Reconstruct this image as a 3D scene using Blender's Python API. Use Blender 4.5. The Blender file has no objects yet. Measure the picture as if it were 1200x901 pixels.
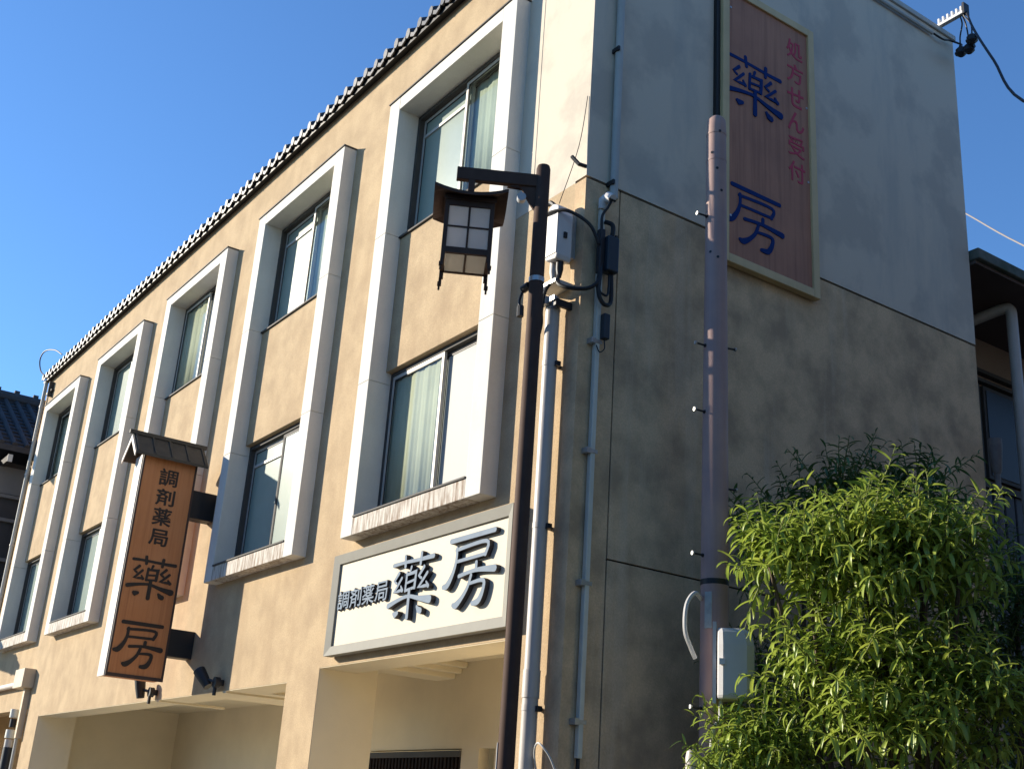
import bpy, bmesh, math, random
from mathutils import Vector, Matrix, noise as mnoise
random.seed(7)
R_ = math.radians
SC = bpy.context.scene
COL = SC.collection

# ---------------------------------------------------------------- camera
cam_d = bpy.data.cameras.new('camera'); cam = bpy.data.objects.new('camera', cam_d); COL.objects.link(cam)
cam_d.sensor_width = 36; cam_d.lens = 42.14; cam_d.clip_end = 3000; cam_d.clip_start = .05
yaw, pitch, roll = R_(-56.192), R_(20.422), R_(-3.964)
fw = Vector((math.sin(yaw)*math.cos(pitch), math.cos(yaw)*math.cos(pitch), math.sin(pitch)))
rt = Vector((math.cos(yaw), -math.sin(yaw), 0)); dn = fw.cross(rt)
c_, s_ = math.cos(roll), math.sin(roll)
rx = c_*rt + s_*dn; dy_ = -s_*rt + c_*dn
m = Matrix((rx, -dy_, -fw)).transposed().to_4x4(); m.translation = (7.062, -5.335, 1.6)
cam.matrix_world = m
SC.camera = cam
SC.render.resolution_x = 1024; SC.render.resolution_y = 768

# ---------------------------------------------------------------- sky, sun, exposure
AZ, EL = R_(52), R_(19)                      # light travels towards +x +y, downwards
w = bpy.data.worlds.new('World'); SC.world = w; w.use_nodes = True
nt = w.node_tree; nt.nodes.clear()
sky = nt.nodes.new('ShaderNodeTexSky'); sky.sky_type = 'NISHITA'; sky.sun_disc = False
sky.sun_elevation = EL; sky.sun_rotation = R_(180) + AZ; sky.altitude = 50; sky.air_density = 1.0; sky.dust_density = .1; sky.ozone_density = 3.0
bg = nt.nodes.new('ShaderNodeBackground'); bg.inputs[1].default_value = .098
wo = nt.nodes.new('ShaderNodeOutputWorld')
tint = nt.nodes.new('ShaderNodeMix'); tint.data_type = 'RGBA'; tint.blend_type = 'MULTIPLY'; tint.inputs[0].default_value = 1.
tint.inputs[7].default_value = (.76, 1.07, 1.38, 1)      # the camera's bluer rendering of the clear sky
nt.links.new(sky.outputs[0], tint.inputs[6]); nt.links.new(tint.outputs[2], bg.inputs[0]); nt.links.new(bg.outputs[0], wo.inputs[0])
sd = bpy.data.lights.new('sun', 'SUN'); sd.energy = 5.; sd.angle = R_(.55); sd.color = (1, .90, .74)
sun = bpy.data.objects.new('sun', sd); COL.objects.link(sun)
ld = Vector((math.sin(AZ)*math.cos(EL), math.cos(AZ)*math.cos(EL), -math.sin(EL)))
sun.rotation_euler = ld.to_track_quat('-Z', 'Y').to_euler(); sun.location = (-10, -12, 15)
SC.view_settings.view_transform = 'Standard'; SC.view_settings.look = 'None'
SC.view_settings.exposure = .82; SC.view_settings.gamma = 1

# ---------------------------------------------------------------- materials
MATS = {}
def mat(name, col, rough=.7, metal=0., spec=.4, col2=None, var=.0, big=1.2, streak=0., streak_sc=(5, 5, .35), streak_col=None,
        grain=0., grain_sc=60, bump=0., bump_sc=40, world=True, trans=0., slo=.46, shi=.72, vlo=.35, vhi=.68):
    if name in MATS: return MATS[name]
    M = bpy.data.materials.new(name); M.use_nodes = True
    t = M.node_tree; N = t.nodes; L = t.links
    b = N['Principled BSDF']
    b.inputs['Roughness'].default_value = rough; b.inputs['Metallic'].default_value = metal
    b.inputs['Specular IOR Level'].default_value = spec
    if world: src = N.new('ShaderNodeNewGeometry').outputs['Position']
    else: src = N.new('ShaderNodeTexCoord').outputs['Object']
    cur = None
    def mix(a, fac, c, mode='MIX'):
        n = N.new('ShaderNodeMix'); n.data_type = 'RGBA'; n.blend_type = mode
        if hasattr(fac, 'links') or not isinstance(fac, float): L.new(fac, n.inputs[0])
        else: n.inputs[0].default_value = fac
        for k, v in ((6, a), (7, c)):
            if isinstance(v, tuple): n.inputs[k].default_value = (*v, 1)
            else: L.new(v, n.inputs[k])
        return n.outputs[2]
    def nz(scale, vec=None, detail=5, rgh=.6):
        n = N.new('ShaderNodeTexNoise'); n.inputs['Scale'].default_value = scale; n.inputs['Detail'].default_value = detail; n.inputs['Roughness'].default_value = rgh
        L.new(vec or src, n.inputs['Vector']); return n.outputs[0]
    def ramp(v, lo, hi, a=0., c=1.):
        n = N.new('ShaderNodeMapRange'); n.inputs[1].default_value = lo; n.inputs[2].default_value = hi; n.inputs[3].default_value = a; n.inputs[4].default_value = c
        L.new(v, n.inputs[0]); return n.outputs[0]
    cur = col
    if var: cur = mix(cur, ramp(nz(big), vlo, vhi, 0, var), col2 or tuple(x*.6 for x in col))
    if streak:
        mp = N.new('ShaderNodeMapping'); mp.inputs['Scale'].default_value = streak_sc; L.new(src, mp.inputs[0])
        s1 = ramp(nz(1, mp.outputs[0], 6, .65), slo, shi, 0, streak)
        cur = mix(cur, s1, streak_col or tuple(x*.45 for x in col))
    if grain:
        cur = mix(cur, ramp(nz(grain_sc, None, 3), .3, .7, 0, grain), tuple(x*.45 for x in col))
    if isinstance(cur, tuple): b.inputs['Base Color'].default_value = (*cur, 1)
    else: L.new(cur, b.inputs['Base Color'])
    if bump:
        bn = N.new('ShaderNodeBump'); bn.inputs['Strength'].default_value = bump; bn.inputs['Distance'].default_value = .01
        L.new(nz(bump_sc, None, 6, .7), bn.inputs['Height']); L.new(bn.outputs[0], b.inputs['Normal'])
        rr = N.new('ShaderNodeMapRange')
    if trans:
        tr = N.new('ShaderNodeBsdfTranslucent'); ms = N.new('ShaderNodeMixShader'); ms.inputs[0].default_value = trans
        if isinstance(cur, tuple): tr.inputs[0].default_value = (*cur, 1)
        else: L.new(cur, tr.inputs[0])
        L.new(b.outputs[0], ms.inputs[1]); L.new(tr.outputs[0], ms.inputs[2]); L.new(ms.outputs[0], N['Material Output'].inputs[0])
    MATS[name] = M; return M

STUCCO = mat('tan_stucco', (.545, .41, .255), .92, spec=.15, col2=(.415, .305, .19), var=.9, vlo=.4, vhi=.66, big=2.6, streak=.42, streak_sc=(2.6, 2.6, .45), streak_col=(.36, .25, .15), grain=.35, grain_sc=55, bump=.55, bump_sc=70)
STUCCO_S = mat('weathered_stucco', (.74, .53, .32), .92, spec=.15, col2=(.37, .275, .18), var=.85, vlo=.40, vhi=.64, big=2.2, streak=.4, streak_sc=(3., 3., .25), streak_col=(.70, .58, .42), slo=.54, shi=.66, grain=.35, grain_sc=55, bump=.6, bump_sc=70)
CREAM = mat('cream_paint', (.61, .53, .42), .8, spec=.2, col2=(.47, .415, .34), var=.8, vlo=.50, vhi=.60, big=1.1, streak=.45, streak_sc=(1.6, 1.6, .35), streak_col=(.38, .37, .33), slo=.52, shi=.66, grain=.06, bump=.15, bump_sc=60)
WHITE = mat('white_concrete', (.70, .67, .60), .8, spec=.2, col2=(.56, .54, .49), var=.5, big=2.2, streak=.2, streak_sc=(6, 6, .6), streak_col=(.45, .42, .36), grain=.1, bump=.25, bump_sc=80)
SILL = mat('stained_sill', (.66, .62, .55), .85, spec=.2, streak=.9, streak_sc=(24, 24, 3.), streak_col=(.20, .125, .075), slo=.43, shi=.64, var=.4, grain=.15, bump=.3)
SOFFIT = mat('beige_render', (.78, .68, .49), .9, spec=.1, var=.3, big=.8, bump=.15)
DARKGAP = mat('dark_joint', (.03, .027, .025), .9)
ALU = mat('aluminium', (.50, .48, .44), .6, metal=.25, spec=.3, var=.3, big=6, bump=.03)
BRONZE = mat('bronze_frame', (.075, .07, .064), .7, metal=.0, spec=.2, var=.3, big=5)
FROST = mat('frosted_glass', (.27, .33, .285), .22, spec=.6, var=.35, big=3, col2=(.20, .26, .23), bump=.06, bump_sc=120)
FROSTW = mat('bright_frosted_glass', (.37, .37, .345), .55, spec=.15, var=.25, big=1.5, col2=(.42, .40, .33), bump=.05, bump_sc=120)
CURTB = mat('beige_curtain', (.70, .64, .50), .9, spec=.05, var=.3, big=3)
CURTG = mat('grey_curtain', (.60, .59, .49), .9, spec=.05, var=.3, big=3)
ROOM = mat('dark_room', (.04, .042, .045), .95)
TILE = mat('roof_tile_grey', (.045, .047, .05), .45, spec=.4, var=.6, big=7, col2=(.045, .045, .05), grain=.3, bump=.15)
TILED = mat('old_roof_tile', (.06, .06, .066), .75, spec=.15, var=.7, big=4, col2=(.035, .036, .042), bump=.2)
SIGNMETAL = mat('sign_frame_metal', (.27, .26, .22), .7, metal=.0, spec=.2, var=.5, big=5, col2=(.22, .21, .18), bump=.05)
SIGNWHITE = mat('sign_board_cream', (.56, .50, .385), .6, spec=.2, var=.4, big=1.2, col2=(.68, .58, .44), grain=.04)
LETTERFACE = mat('sky_tinted_letter_face', (.255, .305, .36), .85, spec=.08, var=.25, big=12)  # bluish base colour stands in for sky reflected in the metal faces
LETTERSIDE = mat('letter_edge', (.03, .026, .03), .6)
WOOD = mat('orange_wood', (.55, .23, .09), .55, spec=.35, var=.5, big=2.5, col2=(.50, .18, .055), streak=.5, streak_sc=(30, 30, .8), streak_col=(.30, .10, .03), bump=.1, bump_sc=30)
INK = mat('dark_ink', (.025, .017, .014), .6)
SIGNEDGE = mat('sign_edge_white', (.66, .58, .50), .6, var=.3, big=3, streak=.3, streak_sc=(12, 12, .8), streak_col=(.5, .38, .3))
SHEET = mat('weathered_sheet_roof', (.05, .046, .038), .65, metal=.0, spec=.25, var=.8, big=6, col2=(.08, .07, .055), bump=.15)
BLACK = mat('black_plastic', (.014, .015, .018), .5)
BLACKST = mat('black_steel', (.022, .023, .026), .5, metal=.3)
LAMPMETAL = mat('dark_brown_steel', (.072, .044, .034), .7, spec=.1, var=.6, big=8, col2=(.095, .06, .046), bump=.05)
LAMPGLASS = mat('milk_glass', (.86, .83, .78), .5, spec=.3, var=.1, big=4, trans=.6)
PIPE = mat('grey_pvc', (.50, .46, .42), .45, spec=.4, var=.3, big=4, streak=.25, streak_sc=(14, 14, .6), bump=.04)
PIPEL = mat('pale_conduit', (.62, .62, .54), .5, spec=.4, var=.3, big=5, streak=.25, streak_sc=(14, 14, .6))
PIPEP = mat('painted_pipe', (.44, .44, .41), .65, var=.4, big=3)
POLE = mat('mauve_steel_pole', (.40, .265, .22), .6, spec=.25, var=.6, big=3, col2=(.25, .175, .185), streak=.5, streak_sc=(14, 14, .5), streak_col=(.42, .31, .30), bump=.06)
GALV = mat('galvanised', (.45, .46, .46), .4, metal=.6, var=.4, big=20)
BOXG = mat('box_grey', (.56, .55, .54), .55, spec=.35, var=.35, big=4, col2=(.46, .44, .43), streak=.2)
BOXW = mat('box_white', (.66, .64, .62), .5, spec=.35, var=.3, big=4)
BLUEBLK = mat('blue_black_box', (.018, .027, .036), .45)
PANELW = mat('panel_wood', (.46, .23, .15), .75, spec=.15, var=.4, big=2, col2=(.27, .135, .10), streak=.5, streak_sc=(18, 18, .6), streak_col=(.17, .085, .065), bump=.08)
PANELF = mat('panel_frame', (.64, .48, .25), .6, var=.3, big=4, streak=.2)
BLUEINK = mat('blue_paint', (.006, .032, .15), .8, spec=.15, var=.2, big=8)
REDINK = mat('faded_red_paint', (.50, .075, .12), .8, spec=.1, var=.5, big=30, col2=(.42, .09, .10))
CABLE = mat('black_cable', (.012, .012, .013), .55)
CABLEW = mat('white_cable', (.55, .54, .52), .5)
BARK = mat('bark', (.11, .08, .055), .9, var=.6, big=12, bump=.5)
ASPH = mat('asphalt', (.055, .055, .056), .9, var=.4, big=.7, grain=.5, grain_sc=120, bump=.4, bump_sc=120)
CONC = mat('pavement_concrete', (.42, .40, .36), .9, var=.5, big=.8, grain=.2, bump=.3)
EARTH = mat('ground_earth', (.11, .10, .085), .95, var=.5, big=.3, bump=.3)
PAINTW = mat('road_paint', (.75, .75, .73), .7, var=.3, big=5)
HOUSEWALL = mat('dark_board_wall', (.06, .055, .055), .8, var=.5, big=2, streak=.4, bump=.2)
PLASTER = mat('grey_plaster', (.20, .19, .185), .9, var=.4, big=1.5, bump=.2)
RSOFF = mat('brown_soffit', (.115, .085, .075), .85, var=.5, big=2)
RWALL = mat('pinkish_wall', (.33, .245, .185), .9, var=.4, big=1.5, bump=.2)
MOSSY = mat('mossy_fascia', (.13, .135, .12), .9, var=.9, big=4, col2=(.05, .075, .05), bump=.3)
DGLASS = mat('dark_glass', (.028, .033, .04), .35, spec=.25, var=.5, big=2)
LATTICE = mat('dark_lattice', (.02, .014, .013), .8, spec=.1)
WARM = mat('blind_cream', (.75, .62, .42), .8)

def glass_mat():
    M = bpy.data.materials.new('clear_window_glass'); M.use_nodes = True
    t = M.node_tree; t.nodes.clear(); N = t.nodes; L = t.links
    o = N.new('ShaderNodeOutputMaterial'); ms = N.new('ShaderNodeMixShader'); tr = N.new('ShaderNodeBsdfTransparent'); g = N.new('ShaderNodeBsdfGlossy')
    lw = N.new('ShaderNodeLayerWeight'); lw.inputs[0].default_value = .5
    pw = N.new('ShaderNodeMath'); pw.operation = 'POWER'; pw.inputs[1].default_value = 5; L.new(lw.outputs['Facing'], pw.inputs[0])
    fr = N.new('ShaderNodeMapRange'); fr.inputs[3].default_value = .03; fr.inputs[4].default_value = .7; L.new(pw.outputs[0], fr.inputs[0])
    tr.inputs[0].default_value = (.86, .90, .88, 1); g.inputs['Roughness'].default_value = .02
    L.new(fr.outputs[0], ms.inputs[0]); L.new(tr.outputs[0], ms.inputs[1]); L.new(g.outputs[0], ms.inputs[2]); L.new(ms.outputs[0], o.inputs[0])
    return M
CLEAR = glass_mat()

def leaf_mat(name, a, b, trans):
    M = bpy.data.materials.new(name); M.use_nodes = True
    t = M.node_tree; N = t.nodes; L = t.links; p = N['Principled BSDF']
    p.inputs['Roughness'].default_value = .38; p.inputs['Specular IOR Level'].default_value = .55
    g = N.new('ShaderNodeNewGeometry'); nz = N.new('ShaderNodeTexNoise'); nz.inputs['Scale'].default_value = 5.; nz.inputs['Detail'].default_value = 3
    L.new(g.outputs['Position'], nz.inputs['Vector'])
    mr = N.new('ShaderNodeMapRange'); mr.inputs[1].default_value = .3; mr.inputs[2].default_value = .7; L.new(nz.outputs[0], mr.inputs[0])
    mx = N.new('ShaderNodeMix'); mx.data_type = 'RGBA'; mx.inputs[6].default_value = (*a, 1); mx.inputs[7].default_value = (*b, 1)
    L.new(mr.outputs[0], mx.inputs[0]); L.new(mx.outputs[2], p.inputs['Base Color'])
    tr = N.new('ShaderNodeBsdfTranslucent'); L.new(mx.outputs[2], tr.inputs[0])
    ms = N.new('ShaderNodeMixShader'); ms.inputs[0].default_value = trans
    L.new(p.outputs[0], ms.inputs[1]); L.new(tr.outputs[0], ms.inputs[2]); L.new(ms.outputs[0], N['Material Output'].inputs[0])
    return M
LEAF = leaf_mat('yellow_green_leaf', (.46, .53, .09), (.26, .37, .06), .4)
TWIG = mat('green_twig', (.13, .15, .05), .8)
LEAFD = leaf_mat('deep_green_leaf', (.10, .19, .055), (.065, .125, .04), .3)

# ---------------------------------------------------------------- mesh helpers
class MB:
    def __init__(s): s.v = []; s.f = []; s.m = []; s.mi = 0
    def add(s, vs, fs):
        o = len(s.v); s.v += [tuple(x) for x in vs]; s.f += [tuple(i+o for i in f) for f in fs]; s.m += [s.mi]*len(fs); return s
    def box(s, x0, x1, y0, y1, z0, z1):
        return s.add([(x, y, z) for z in (z0, z1) for y in (y0, y1) for x in (x0, x1)],
                     [(0, 2, 3, 1), (4, 5, 7, 6), (0, 1, 5, 4), (2, 6, 7, 3), (0, 4, 6, 2), (1, 3, 7, 5)])
    def obox(s, c, ax, ay, az):          # centre and three half vectors
        c, ax, ay, az = map(Vector, (c, ax, ay, az))
        return s.add([c + i*ax + j*ay + k*az for k in (-1, 1) for j in (-1, 1) for i in (-1, 1)],
                     [(0, 2, 3, 1), (4, 5, 7, 6), (0, 1, 5, 4), (2, 6, 7, 3), (0, 4, 6, 2), (1, 3, 7, 5)])
    def tube(s, pts, r, n=10, caps=True):
        pts = [Vector(p) for p in pts]; rs = r if isinstance(r, (list, tuple)) else [r]*len(pts)
        o = len(s.v); prev = None
        for i, p in enumerate(pts):
            d = (pts[min(i+1, len(pts)-1)] - pts[max(i-1, 0)]).normalized()
            if prev is None: u = d.orthogonal().normalized()
            else: u = (prev - d*prev.dot(d)).normalized()
            prev = u; vv = d.cross(u)
            for k in range(n):
                a = 2*math.pi*k/n; s.v.append(tuple(p + rs[i]*(math.cos(a)*u + math.sin(a)*vv)))
        for i in range(len(pts)-1):
            for k in range(n):
                a = o+i*n+k; b = o+i*n+(k+1) % n; s.f.append((a, b, b+n, a+n)); s.m.append(s.mi)
        if caps:
            s.f.append(tuple(o+k for k in range(n))[::-1]); s.f.append(tuple(o+(len(pts)-1)*n+k for k in range(n))); s.m += [s.mi]*2
        return s
    def prism(s, poly, axis, a, b):      # poly of 2-D points, extruded along axis from a to b
        def P(q, t): return {'x': (t, q[0], q[1]), 'y': (q[0], t, q[1]), 'z': (q[0], q[1], t)}[axis]
        n = len(poly)
        return s.add([P(q, a) for q in poly] + [P(q, b) for q in poly],
                     [tuple(range(n)), tuple(range(2*n-1, n-1, -1))] + [(i, i+n, (i+1) % n + n, (i+1) % n) for i in range(n)])
    def mesh(s, name):
        me = bpy.data.meshes.new(name); me.from_pydata(s.v, [], s.f); me.update()
        bm = bmesh.new(); bm.from_mesh(me); bmesh.ops.recalc_face_normals(bm, faces=bm.faces); bm.to_mesh(me); bm.free()
        return me
    def build(s, name, mats, parent=None, smooth=False, bevel=0., loc=None):
        me = s.mesh(name)
        for M in (mats if isinstance(mats, (list, tuple)) else [mats]): me.materials.append(M)
        if isinstance(mats, (list, tuple)) and len(mats) > 1:
            for p, i in zip(me.polygons, s.m): p.material_index = i
        return link(name, me, parent, smooth, bevel, loc)
def link(name, me, parent=None, smooth=False, bevel=0., loc=None):
    o = bpy.data.objects.new(name, me); COL.objects.link(o)
    if loc: o.location = loc
    if parent: o.parent = parent
    if smooth:
        me.polygons.foreach_set('use_smooth', [True]*len(me.polygons))
        try: me.set_sharp_from_angle(angle=R_(38))
        except Exception: pass
    if bevel:
        b = o.modifiers.new('bevel', 'BEVEL'); b.width = bevel; b.segments = 2; b.limit_method = 'ANGLE'; b.angle_limit = R_(40)
    return o
def tag(o, label=None, cat=None, group=None, kind=None):
    if label: o['label'] = label
    if cat: o['category'] = cat
    if group: o['group'] = group
    if kind: o['kind'] = kind
    return o
def thing(name, label, cat, loc=(0, 0, 0), group=None):
    e = bpy.data.objects.new(name, None); COL.objects.link(e); e.location = loc; e.empty_display_size = .2
    return tag(e, label, cat, group)
def under(o, parent):                     # parent while the mesh keeps its world coordinates
    o.parent = parent; o.matrix_parent_inverse = Matrix.Translation(-Vector(parent.location)); return o
def smoothpath(pts, n=6):
    pts = [Vector(p) for p in pts]; out = []
    for i in range(len(pts)-1):
        p0 = pts[max(i-1, 0)]; p1 = pts[i]; p2 = pts[i+1]; p3 = pts[min(i+2, len(pts)-1)]
        for k in range(n):
            t = k/n
            out.append(.5*((2*p1) + (p2-p0)*t + (2*p0-5*p1+4*p2-p3)*t*t + (3*p1-p0-3*p2+p3)*t**3))
    out.append(pts[-1]); return out

# ---------------------------------------------------------------- ground
tag(MB().add([(-900, -900, 0), (900, -900, 0), (900, 900, 0), (-900, 900, 0)], [(0, 1, 2, 3)]).build('ground', EARTH), kind='structure')
def sheet(name, x0, x1, y0, y1, z, M): return tag(MB().add([(x0, y0, z), (x1, y0, z), (x1, y1, z), (x0, y1, z)], [(0, 1, 2, 3)]).build(name, M), kind='structure')
sheet('road', -120, 120, -9.5, -2.2, .004, ASPH)
sheet('side_road', 3.3, 8.9, -2.2, 60, .006, ASPH)
tag(MB().box(-120, 3.2, -2.2, -2.05, 0, .14).build('kerb', CONC, bevel=.015), kind='structure')
tag(MB().box(-120, .3, -2.05, -.3, 0, .12).build('pavement', CONC), kind='structure')
tag(MB().box(-120, 120, -14, -9.5, 0, .12).build('far_pavement', CONC, bevel=.015), kind='structure')
sheet('road_marking', -120, 3.0, -2.75, -2.62, .009, PAINTW)
sheet('road_marking', -120, 120, -9.15, -9.02, .009, PAINTW)

# ---------------------------------------------------------------- pharmacy building
BL = thing('pharmacy_building', 'tan stucco corner building with five tall white window surrounds and tiled eave', 'building', (0, 0, 0))
S, W, XR = 3.601, 2.493, -1.026
ZB, ZT, DF = 4.199, 9.199, .164
XL = -18.78; TOPW = 10.045
def wall_holes(x0, x1, z0, z1, holes, y0, y1):
    xs = sorted({x0, x1, *[h[0] for h in holes], *[h[1] for h in holes]}); zs = sorted({z0, z1, *[h[2] for h in holes], *[h[3] for h in holes]})
    xs = [x for x in xs if x0 <= x <= x1]; zs = [z for z in zs if z0 <= z <= z1]
    nx, nz_ = len(xs), len(zs); mb = MB()
    def fil(i, k):
        if i < 0 or k < 0 or i >= nx-1 or k >= nz_-1: return False
        cx, cz = (xs[i]+xs[i+1])/2, (zs[k]+zs[k+1])/2
        return not any(h[0] < cx < h[1] and h[2] < cz < h[3] for h in holes)
    V = [(x, y, z) for y in (y0, y1) for z in zs for x in xs]
    def id_(i, k, b): return b*nx*nz_ + k*nx + i
    F = []
    for i in range(nx-1):
        for k in range(nz_-1):
            if not fil(i, k): continue
            F.append((id_(i, k, 0), id_(i+1, k, 0), id_(i+1, k+1, 0), id_(i, k+1, 0)))
            F.append((id_(i, k, 1), id_(i, k+1, 1), id_(i+1, k+1, 1), id_(i+1, k, 1)))
            if not fil(i-1, k): F.append((id_(i, k, 0), id_(i, k+1, 0), id_(i, k+1, 1), id_(i, k, 1)))
            if not fil(i+1, k): F.append((id_(i+1, k, 0), id_(i+1, k, 1), id_(i+1, k+1, 1), id_(i+1, k+1, 0)))
            if not fil(i, k-1): F.append((id_(i, k, 0), id_(i, k, 1), id_(i+1, k, 1), id_(i+1, k, 0)))
            if not fil(i, k+1): F.append((id_(i, k+1, 0), id_(i+1, k+1, 0), id_(i+1, k+1, 1), id_(i, k+1, 1)))
    mb.add(V, F); return mb
holes = [(XR-k*S-W+.03, XR-k*S-.03, ZB+.03, ZT-.03) for k in range(5)]
holes += [(-14.3, -4.70, -1, 2.9), (-3.97, -.63, -1, 3.0), (-18.3, -15.05, -1, 3.04)]
wall_holes(XL, XR+.25, 0, TOPW, holes, 0, .30).build('front_wall', STUCCO, BL)
# facade strip between the nearest surround and the corner: tan below, cream paint above
wall_holes(XR+.25, -.15, 0, 6.80, [(-3.97, -.63, -1, 3.0)], 0, .30).build('front_wall', STUCCO, BL)
MB().box(XR+.25, -.15, 0, .30, 6.80, 10.2).build('painted_front_wall', CREAM, BL)
MB().box(XR-.01, XR+.25, -.004, .28, 6.80, 10.04).build('painted_front_wall', CREAM, BL)
# side wall panels with recessed joints
MB().box(-.30, -.022, .02, 5.30, 0, 10.70).build('wall_core', DARKGAP, BL)
MB().box(-.15, 0, 0, .366, 0, 6.792).build('side_wall_panel', STUCCO_S, BL)
MB().box(-.15, 0, .380, 5.332, 3.607, 6.792).build('side_wall_panel', STUCCO_S, BL)
MB().box(-.15, 0, .380, 5.332, 0, 3.592).build('side_wall_panel', STUCCO_S, BL)
MB().box(-.15, .004, -.002, 5.336, 6.814, 10.72).build('painted_side_wall', CREAM, BL)
MB().box(-.35, .03, -.03, 5.37, 10.72, 10.79).build('parapet_coping', PIPEP, BL, bevel=.01)
MB().box(XL, -.3, 5.1, 5.32, 0, 10.6).build('rear_wall', STUCCO_S, BL)
MB().box(XL, XL+.2, .3, 5.1, 0, 10.1).build('end_wall', STUCCO_S, BL)
MB().box(XL+.2, -.3, .97, 5.1, 10.46, 10.64).build('flat_roof', CONC, BL)
MB().box(XL+.2, -.3, .30, 5.1, 3.22, 3.42).build('ground_floor_ceiling', SOFFIT, BL)
# ground floor recesses
MB().box(XL+.2, -4.34, 2.6, 2.75, 0, 3.22).build('recess_wall', SOFFIT, BL)
MB().box(-4.70, -3.97, .30, .66, 0, 3.22).build('pillar', SOFFIT, BL)
MB().box(-15.05, -14.30, .30, .62, 0, 3.22).build('pillar', SOFFIT, BL)
MB().box(-15.05, -14.9, .62, 2.6, 0, 3.22).build('partition', SOFFIT, BL)
MB().box(-3.97, -3.966, .004, .30, .14, 2.996).build('reveal_lining', SOFFIT, BL)
MB().box(-14.3, -14.296, .004, .30, .14, 2.896).build('reveal_lining', SOFFIT, BL)
MB().box(-3.966, -.634, .004, .41, 2.993, 2.999).build('soffit_lining', SOFFIT, BL)
MB().box(-14.296, -4.704, .004, .41, 2.893, 2.899).build('soffit_lining', SOFFIT, BL)
MB().box(-14.3, -4.70, .30, .41, 2.9, 3.22).build('lintel_beam', SOFFIT, BL)
MB().box(-3.97, -.63, .30, .41, 3.0, 3.22).build('lintel_beam', SOFFIT, BL)
MB().box(-.63, -.3, .30, 2.6, 0, 3.22).build('recess_side_wall', SOFFIT, BL)
MB().box(-7.7, -6.3, .41, 2.6, 2.93, 3.22).build('ceiling_beam', SOFFIT, BL)
bb = MB(); bb.box(-4.2, -3.82, .66, 1.5, 3.06, 3.22); bb.box(-3.82, -3.70, .41, 1.5, 3.11, 3.22); bb.box(-3.70, -3.60, .41, 1.5, 3.16, 3.22)
bb.build('ceiling_beam', SOFFIT, BL, bevel=.01)
tag(MB().box(XL+.3, -.31, -.28, 2.6, 0, .135).build('arcade_bounce_floor', mat('pale_floor_tile', (.56, .53, .47), .6, var=.3, big=2)), kind='structure')  # unseen pale floor, added to bounce light up into the recesses
# shop front behind the right opening
MB().box(-5.6, -.63, 1.5, 1.62, 2.36, 3.22).build('shopfront_header', SOFFIT, BL)
MB().box(-3.60, -3.28, 1.5, 1.62, 0, 2.36).build('shopfront_pier', SOFFIT, BL)
MB().box(-3.0, -.63, 1.5, 1.62, 0, 2.36).build('shopfront_pier', SOFFIT, BL)
sf = MB().box(-5.6, -3.60, 1.48, 1.60, 2.28, 2.34).build('shop_door', BRONZE, BL)
MB().box(-5.6, -3.6, 1.60, 1.62, 0, 2.28).build('pane', DGLASS, sf)
for i in range(28):
    MB().box(-5.58+i*.072, -5.545+i*.072, 1.50, 1.53, 0, 2.28).build('lattice_bar', LATTICE, sf)
for i in (3, 5, 7, 9, 11, 15, 17, 18, 19, 20, 24, 26):
    MB().box(-5.54+i*.072, -5.512+i*.072, 1.56, 1.58, 1.6, 2.2).build('blind_slat', WARM, sf)
dr = MB().box(-18.3, -15.05, 2.0, 2.1, 0, 3.2).build('garage_shutter', HOUSEWALL, BL)

# eave with single tiles
MB().add([(XL-.1, -.10, 10.025), (-1.35, -.10, 10.025), (-1.35, .95, 10.48), (XL-.1, .95, 10.48), (XL-.1, -.10, 9.98), (-1.35, -.10, 9.98), (-1.35, .95, 10.41), (XL-.1, .95, 10.41)],
         [(0, 1, 2, 3), (4, 7, 6, 5), (0, 4, 5, 1), (1, 5, 6, 2), (2, 6, 7, 3), (3, 7, 4, 0)]).build('eave_board', BLACKST, BL)
def tile_mesh():
    mb = MB(); sl = .43
    n = 10; prof = []
    for i in range(n+1):                       # roll on one side, shallow pan on the other
        x = -.127 + .254*i/n
        if i <= 4: a = math.pi*i/4; prof.append((-.075 - .052*math.cos(a)*1.0, .012+.060*math.sin(a)))
        else: t = (i-4)/(n-4); prof.append((-.023 + .150*t, .012 - .030*math.sin(math.pi*t)))
    vs = []
    for y in (0., .36):
        for th in (0, -.016):
            for (x, z) in prof: vs.append((x, y, z+th+y*sl))
    P = len(prof); fs = []
    for i in range(P-1):
        fs += [(i, i+1, 2*P+i+1, 2*P+i), (P+i, 3*P+i, 3*P+i+1, P+i+1), (i, P+i, P+i+1, i+1), (2*P+i, 2*P+i+1, 3*P+i+1, 3*P+i)]
    mb.add(vs, fs)
    disc = [(-.075+.047*math.cos(a), .018+.047*math.sin(a)) for a in [2*math.pi*k/10 for k in range(10)]]
    mb.prism(disc, 'y', -.022, .006)
    lip = [(-.026, .010), (.05, -.018), (.127, .010), (.127, -.030), (.05, -.055), (-.026, -.030)]
    mb.prism(lip, 'y', -.014, .004)
    me = mb.mesh('roof_tile'); me.materials.append(TILE)
    me.polygons.foreach_set('use_smooth', [True]*len(me.polygons)); me.set_sharp_from_angle(angle=R_(45))
    return me
TM = tile_mesh(); n_t = int((-1.45-XL)/.254)
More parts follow.
